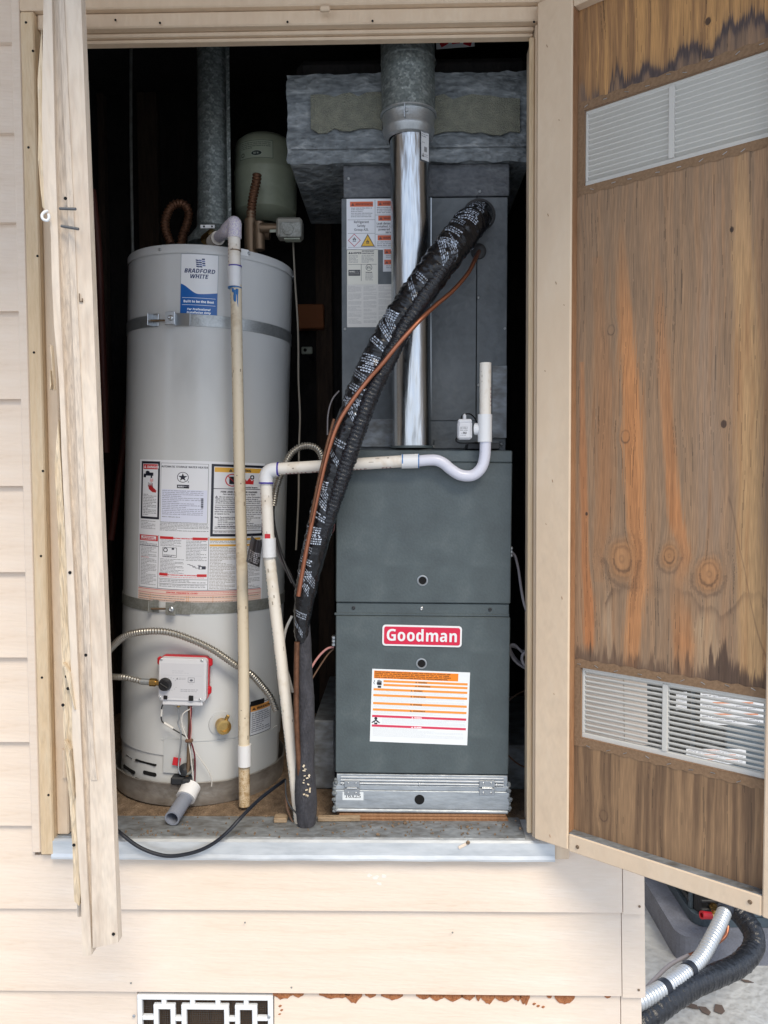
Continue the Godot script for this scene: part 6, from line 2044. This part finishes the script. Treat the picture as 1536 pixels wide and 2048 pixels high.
func build_left_door() -> void:
	# seen almost edge on: two upright boards form its free edge, the door itself runs back to the left jamb
	var foot := Vector3(-0.60, 0.77, 0.45)
	var d := thing("broken_door", "open left hand door seen edge on, its boards split and its lock screws sticking out", "door", foot, Vector3(0, 0, 0.019))
	var L := func(px: float, py: float, z: float) -> Vector3: return loc(d, px, py, z)
	# end grain board: ragged left edge
	var left_rows := [[82, -40], [80, 100], [78, 220], [81, 330], [84, 420], [93, 432], [97, 470], [98, 560], [103, 650], [112, 760], [116, 830], [118, 900], [128, 1100], [133, 1250], [135, 1300], [138, 1380], [140, 1480], [146, 1560], [148, 1640], [152, 1720], [157, 1800], [158, 1860], [161, 1912]]
	var right_rows := [[103, -40], [110, 300], [120, 600], [134, 900], [150, 1200], [163, 1500], [175, 1760], [180, 1840], [183, 1911]]
	var poly := PackedVector2Array()
	for r in right_rows:
		var p: Vector3 = L.call(r[0], r[1], 0.45)
		poly.append(Vector2(p.x, p.y))
	left_rows.reverse()
	for r in left_rows:
		var p: Vector3 = L.call(r[0] + rng.randf_range(-0.8, 0.8) + 5, r[1], 0.45)
		poly.append(Vector2(p.x, p.y))
	var st := mb()
	prism(st, poly, -0.032, 0.0)
	put(d, "edge_board", st, M.door_paint)
	# split raw wood along its left, set back a little
	poly = PackedVector2Array()
	for r in [[118, 840], [134, 1100], [146, 1330], [152, 1400], [150, 1490], [160, 1620], [166, 1760], [160, 1810], [150, 1800], [147, 1700], [141, 1600], [132, 1520], [128, 1440], [125, 1310], [122, 1200], [117, 1050], [111, 930]]:
		var p: Vector3 = L.call(r[0], r[1], 0.44)
		poly.append(Vector2(p.x, p.y))
	st = mb()
	prism(st, poly, -0.05, -0.006)
	put(d, "split_board", st, M.split_wood)
	poly = PackedVector2Array()
	for r in [[84, 60], [90, 240], [92, 420], [86, 415], [82, 380], [77, 320], [78, 240], [76, 160]]:
		var p: Vector3 = L.call(r[0], r[1], 0.446)
		poly.append(Vector2(p.x, p.y))
	st = mb()
	prism(st, poly, -0.03, -0.002)
	put(d, "split_board", st, M.split_wood)
	for s in [[127, 1325, 150, 1420, 141, 1345], [130, 1480, 147, 1600, 141, 1500], [102, 690, 108, 780, 104, 700], [104, 770, 100, 740, 102, 780]]:
		var a: Vector3 = L.call(s[0], s[1], 0.452)
		var b: Vector3 = L.call(s[2], s[3], 0.455)
		var c: Vector3 = L.call(s[4], s[5], 0.452)
		st = mb()
		prism(st, PackedVector2Array([Vector2(a.x, a.y), Vector2(b.x, b.y), Vector2(c.x, c.y)]), -0.006, 0.006)
		put(d, "splinter", st, M.split_wood)
	# grey rebate between the boards
	st = mb()
	var quad := func(rows: Array, z: float) -> PackedVector2Array:
		var q := PackedVector2Array()
		for r in rows:
			var p: Vector3 = L.call(r[0], r[1], z)
			q.append(Vector2(p.x, p.y))
		return q
	prism(st, quad.call([[101, -40], [126, -40], [160, 900], [186, 1480], [198, 1890], [182, 1900], [174, 1760], [149, 1200], [119, 600]], 0.44), -0.055, -0.009)
	put(d, "weathered_rebate", st, M.trim_worn)
	# right hand board, a few centimetres shorter
	st = mb()
	prism(st, quad.call([[118, -40], [160, -40], [186, 620], [197, 900], [209, 1200], [221, 1500], [236, 1886], [185, 1897], [178, 1500], [160, 1000], [136, 400]], 0.45), -0.022, -0.001, Transform3D(Basis(), Vector3(0, 0, 0.0)))
	put(d, "lock_board", st, M.door_paint)
	st = mb()                                                      # narrow weathered strip planed on its left side
	prism(st, quad.call([[117, -30], [127, -30], [147, 400], [172, 1000], [188, 1500], [195, 1560], [183, 1560], [177, 1495], [159, 1000], [135, 400]], 0.45), -0.0005, 0.0012)
	put(d, "worn_strip", st, M.trim_worn)
	# the leaf of the door behind
	var hinge := Vector3(-0.795, 0.80, 0.03)
	var from := Vector3(-0.628, 0.80, 0.405)
	var along := (hinge - from)
	along.y = 0
	var yaw := atan2(-along.z, along.x)
	var inv := d.transform.affine_inverse()
	st = mb()
	box(st, inv * ((hinge + from) / 2 + Vector3(0.0, 0.985, 0)), Vector3(along.length(), 1.93, 0.02), 0.002, d.transform.basis.inverse() * Basis(Vector3.UP, yaw))
	put(d, "door_leaf", st, M.trim_worn)
	for y in [0.09, 1.0, 1.9]:
		st = mb()
		box(st, inv * ((hinge + from) / 2 + Vector3(0.018, y + 0.03, 0.008)), Vector3(along.length() * 0.96, 0.07, 0.02), 0.002, d.transform.basis.inverse() * Basis(Vector3.UP, yaw))
		put(d, "inner_rail", st, M.trim)
	# screws that stick out, staple, nail holes, the bent catch
	for s in [[120, 417, 151, 418], [123, 452, 157, 458]]:
		st = mb()
		var p0: Vector3 = L.call(s[0], s[1], 0.452)
		var p1: Vector3 = L.call(s[2], s[3], 0.475)
		tube(st, even(PackedVector3Array([p0, p0.lerp(p1, 0.5), p1]), 0.0005), 0.0022, 8, true, func(dd: float, _a: float) -> float: return 1.0 + 0.3 * sin(dd * TAU / 0.0026))
		put(d, "lock_screw", st, M.lock_screw)
	st = mb()
	var hp := [[95, 422, 0.455], [89, 424, 0.46], [84, 430, 0.462], [86, 438, 0.462], [94, 441, 0.46], [98, 436, 0.46], [97, 428, 0.46]]
	var hpp := PackedVector3Array()
	for p in hp: hpp.append(L.call(p[0], p[1], p[2]))
	tube(st, smooth(hpp, 6), 0.0026, 8)
	put(d, "bent_catch", st, M.white)
	st = mb()
	var s0: Vector3 = L.call(159, 594, 0.451)
	box(st, s0, Vector3(0.0016, 0.013, 0.0015)); box(st, s0 + Vector3(0.005, -0.006, 0), Vector3(0.0016, 0.007, 0.0015)); box(st, s0 + Vector3(0.0025, -0.008, 0), Vector3(0.0066, 0.0016, 0.0015))
	put(d, "bent_staple", st, M.bronze)
	for p in [[131, 397], [140, 1145], [133, 1353], [136, 1377], [126, 1410], [148, 1690], [172, 1310], [227, 1868]]: screw(d, L.call(p[0], p[1], 0.4505), 0.0032, M.hole)

# ------------------------------------------------------------------ what shows past the corner of the house
func build_outside() -> void:
	var c := on_level(1358, 1930, 0.0)
	var p := thing("condenser_pad", "grey moulded pad on the concrete under the condenser", "pad", c)
	var st := mb()
	var ht := 0.095
	var prof := PackedVector2Array()
	for q in rounded(1.0, 0.95, 0.06): prof.append(q)
	prism(st, prof, 0.0, ht, Transform3D(Basis(Vector3.RIGHT, -PI / 2), Vector3(0.5, 0.0, -0.475)))
	put(p, "pad_slab", st, M.pad)
	# condenser on the pad
	var u0 := on_level(1398, 1851, ht + 0.001)
	var u := thing("air_conditioner", "blue grey outdoor condenser unit on its pad beyond the house corner", "air conditioner", Vector3(u0.x, ht + 0.001, u0.z))
	var w := 0.74
	st = mb()
	prism(st, rounded(w, w, 0.05), 0, 0.035, Transform3D(Basis(Vector3.RIGHT, -PI / 2), Vector3(w / 2 - 0.02, 0, -w / 2 + 0.01)))
	put(u, "base_pan", st, M.unit)
	st = mb()
	prism(st, rounded(w - 0.03, w - 0.03, 0.05), 0.0355, 0.86, Transform3D(Basis(Vector3.RIGHT, -PI / 2), Vector3(w / 2 - 0.02, 0, -w / 2 + 0.01)))
	put(u, "coil_core", st, M.unit_dark)
	st = mb()
	prism(st, rounded(w, w, 0.05), 0.861, 0.90, Transform3D(Basis(Vector3.RIGHT, -PI / 2), Vector3(w / 2 - 0.02, 0, -w / 2 + 0.01)))
	put(u, "top_cover", st, M.unit)
	for k in 26:                                                    # guard louvres round the coil
		var y := 0.06 + k * 0.031
		st = mb()
		box(st, Vector3(-0.012, y, -w / 2), Vector3(0.012, 0.009, w - 0.10), 0.002, Basis(Vector3.BACK, 0.4))
		box(st, Vector3(0.055, y, 0.002), Vector3(0.10, 0.009, 0.012), 0.002)
		put(u, "guard_louvre", st, M.unit_dark)
	st = mb()
	span(st, Vector3(0.08, 0.036, -0.02), Vector3(w - 0.06, 0.86, 0.012), 0.004)
	put(u, "service_panel", st, M.unit)
	for k in 3:
		st = mb()
		span(st, Vector3(0.0 - 0.017, 0.036, -0.06 - k * 0.24), Vector3(-0.004, 0.86, -0.045 - k * 0.24), 0.002)
		put(u, "corner_post", st, M.unit)
	# stickers that show through the louvres of the door
	var z := u.position.z + 0.013
	for s in [[1400, 1378, 1528, 1450], [1372, 1498, 1492, 1528], [1352, 1384, 1374, 1420]]:
		var a := at(s[0], s[3], z) - u.position
		var b := at(s[2], s[1], z) - u.position
		st = mb()
		sheet(st, Vector3((a.x + b.x) / 2, (a.y + b.y) / 2, 0.0124), b.x - a.x, b.y - a.y)
		put(u, "printed_label", st, M.label_unit)
	# service valve with its red cap
	st = mb()
	var v0 := at(1440, 1832, z + 0.05) - u.position
	var v1 := at(1403, 1830, z + 0.07) - u.position
	tube(st, PackedVector3Array([v0, v0.lerp(v1, 0.62)]), 0.010, 10)
	tube(st, PackedVector3Array([at(1428, 1818, z + 0.05) - u.position, at(1430, 1842, z + 0.05) - u.position]), 0.011, 6)
	tube(st, PackedVector3Array([v0 + Vector3(0, 0, -0.06), v0]), 0.014, 10)
	put(u, "service_valve", st, M.brass)
	st = mb()
	tube(st, PackedVector3Array([v0.lerp(v1, 0.5), v1]), [0.012, 0.0135], 12, true, null, 0.6)
	put(u, "red_cap", st, M.red)
	# lines between the house and the unit
	var l := thing("metal_conduit", "silver ribbed flexible conduit with black tape bands by the house corner", "conduit", at(1270, 2008, -0.16))
	from_point = l.position
	var line := [[1240, 2018, -0.13], [1275, 2005, -0.16], [1320, 1980, -0.22], [1365, 1950, -0.30], [1400, 1918, -0.38], [1425, 1875, -0.45], [1443, 1838, -0.52], [1454, 1808, -0.57], [1458, 1780, -0.61]]
	st = ribbed(rel(line), 0.0215, 0.0125, 0.07, 18)
	put(l, "conduit_run", st, M.conduit)
	var dense := even(rel(line), 0.004)
	for px in [1326, 1377, 1451]:
		var best := 0
		for k in dense.size():
			if absf(at_px(dense[k] + from_point) - px) < absf(at_px(dense[best] + from_point) - px): best = k
		st = mb()
		tube(st, dense.slice(best - 3, best + 4), 0.0236, 20)
		put(l, "tape_band", st, M.rubber)
	var h := thing("outdoor_hose", "thick black wrinkled insulation hose curving up to the condenser", "hose", at(1280, 2045, -0.16))
	from_point = h.position
	var wn := FastNoiseLite.new(); wn.seed = 19; wn.frequency = 30.0
	st = mb()
	tube(st, even(rel([[1230, 2075, -0.12], [1285, 2042, -0.16], [1335, 2004, -0.22], [1385, 1972, -0.30], [1435, 1950, -0.38], [1478, 1930, -0.46], [1505, 1900, -0.53], [1508, 1870, -0.57], [1492, 1842, -0.61], [1474, 1820, -0.64], [1466, 1796, -0.66]]), 0.003), 0.0325, 28, true, func(dd: float, a: float) -> float: return 1.0 + 0.016 * sin(dd * 420.0 + 2.5 * sin(a) + 2.0 * wn.get_noise_1d(dd * 0.4)) + 0.09 * wn.get_noise_3d(cos(a) * 0.04, sin(a) * 0.04, dd * 1.5))
	put(h, "wrinkled_cover", st, M.wrap)
	var t := thing("tinned_wire", "thin grey and copper tube arching over the silver conduit", "pipe", at(1300, 1978, -0.25))
	from_point = t.position
	st = mb()
	tube(st, smooth(rel([[1285, 1985, -0.25], [1310, 1958, -0.30], [1340, 1930, -0.36], [1376, 1911, -0.42]]), 8), 0.0058, 10)
	put(t, "grey_sleeve", st, M.grey_wire)
	st = mb()
	tube(st, smooth(rel([[1376, 1911, -0.42], [1400, 1902, -0.47], [1435, 1886, -0.55], [1452, 1870, -0.58], [1456, 1852, -0.60]]), 8), 0.0052, 10)
	put(t, "copper_end", st, M.copper)
	for s in [[[1364, 2006], [1374, 2004], [1394, 2010], [1398, 2018], [1384, 2016], [1370, 2012]], [[1396, 2012], [1412, 2014], [1422, 2024], [1418, 2030], [1404, 2024]], [[1430, 2008], [1444, 2010], [1450, 2022], [1444, 2028], [1428, 2022]], [[1480, 1958], [1496, 1960], [1508, 1965], [1490, 1964]]]:
		var q := PackedVector2Array()
		for k in s.size():
			var a := on_level(s[k][0], s[k][1], 0.004)
			q.append(Vector2(a.x, -a.z))
		st = mb()
		prism(st, q, 0.003, 0.0042, Transform3D(Basis(Vector3.RIGHT, -PI / 2), Vector3.ZERO))
		var o := struct("ground_stain", st, M.stain)
		o.set_meta("label", "dark damp stain on the concrete")

func at_px(p: Vector3) -> float:
	var q := LOOK.inverse() * (p - EYE)
	return 768.0 - q.x / q.z * LENS
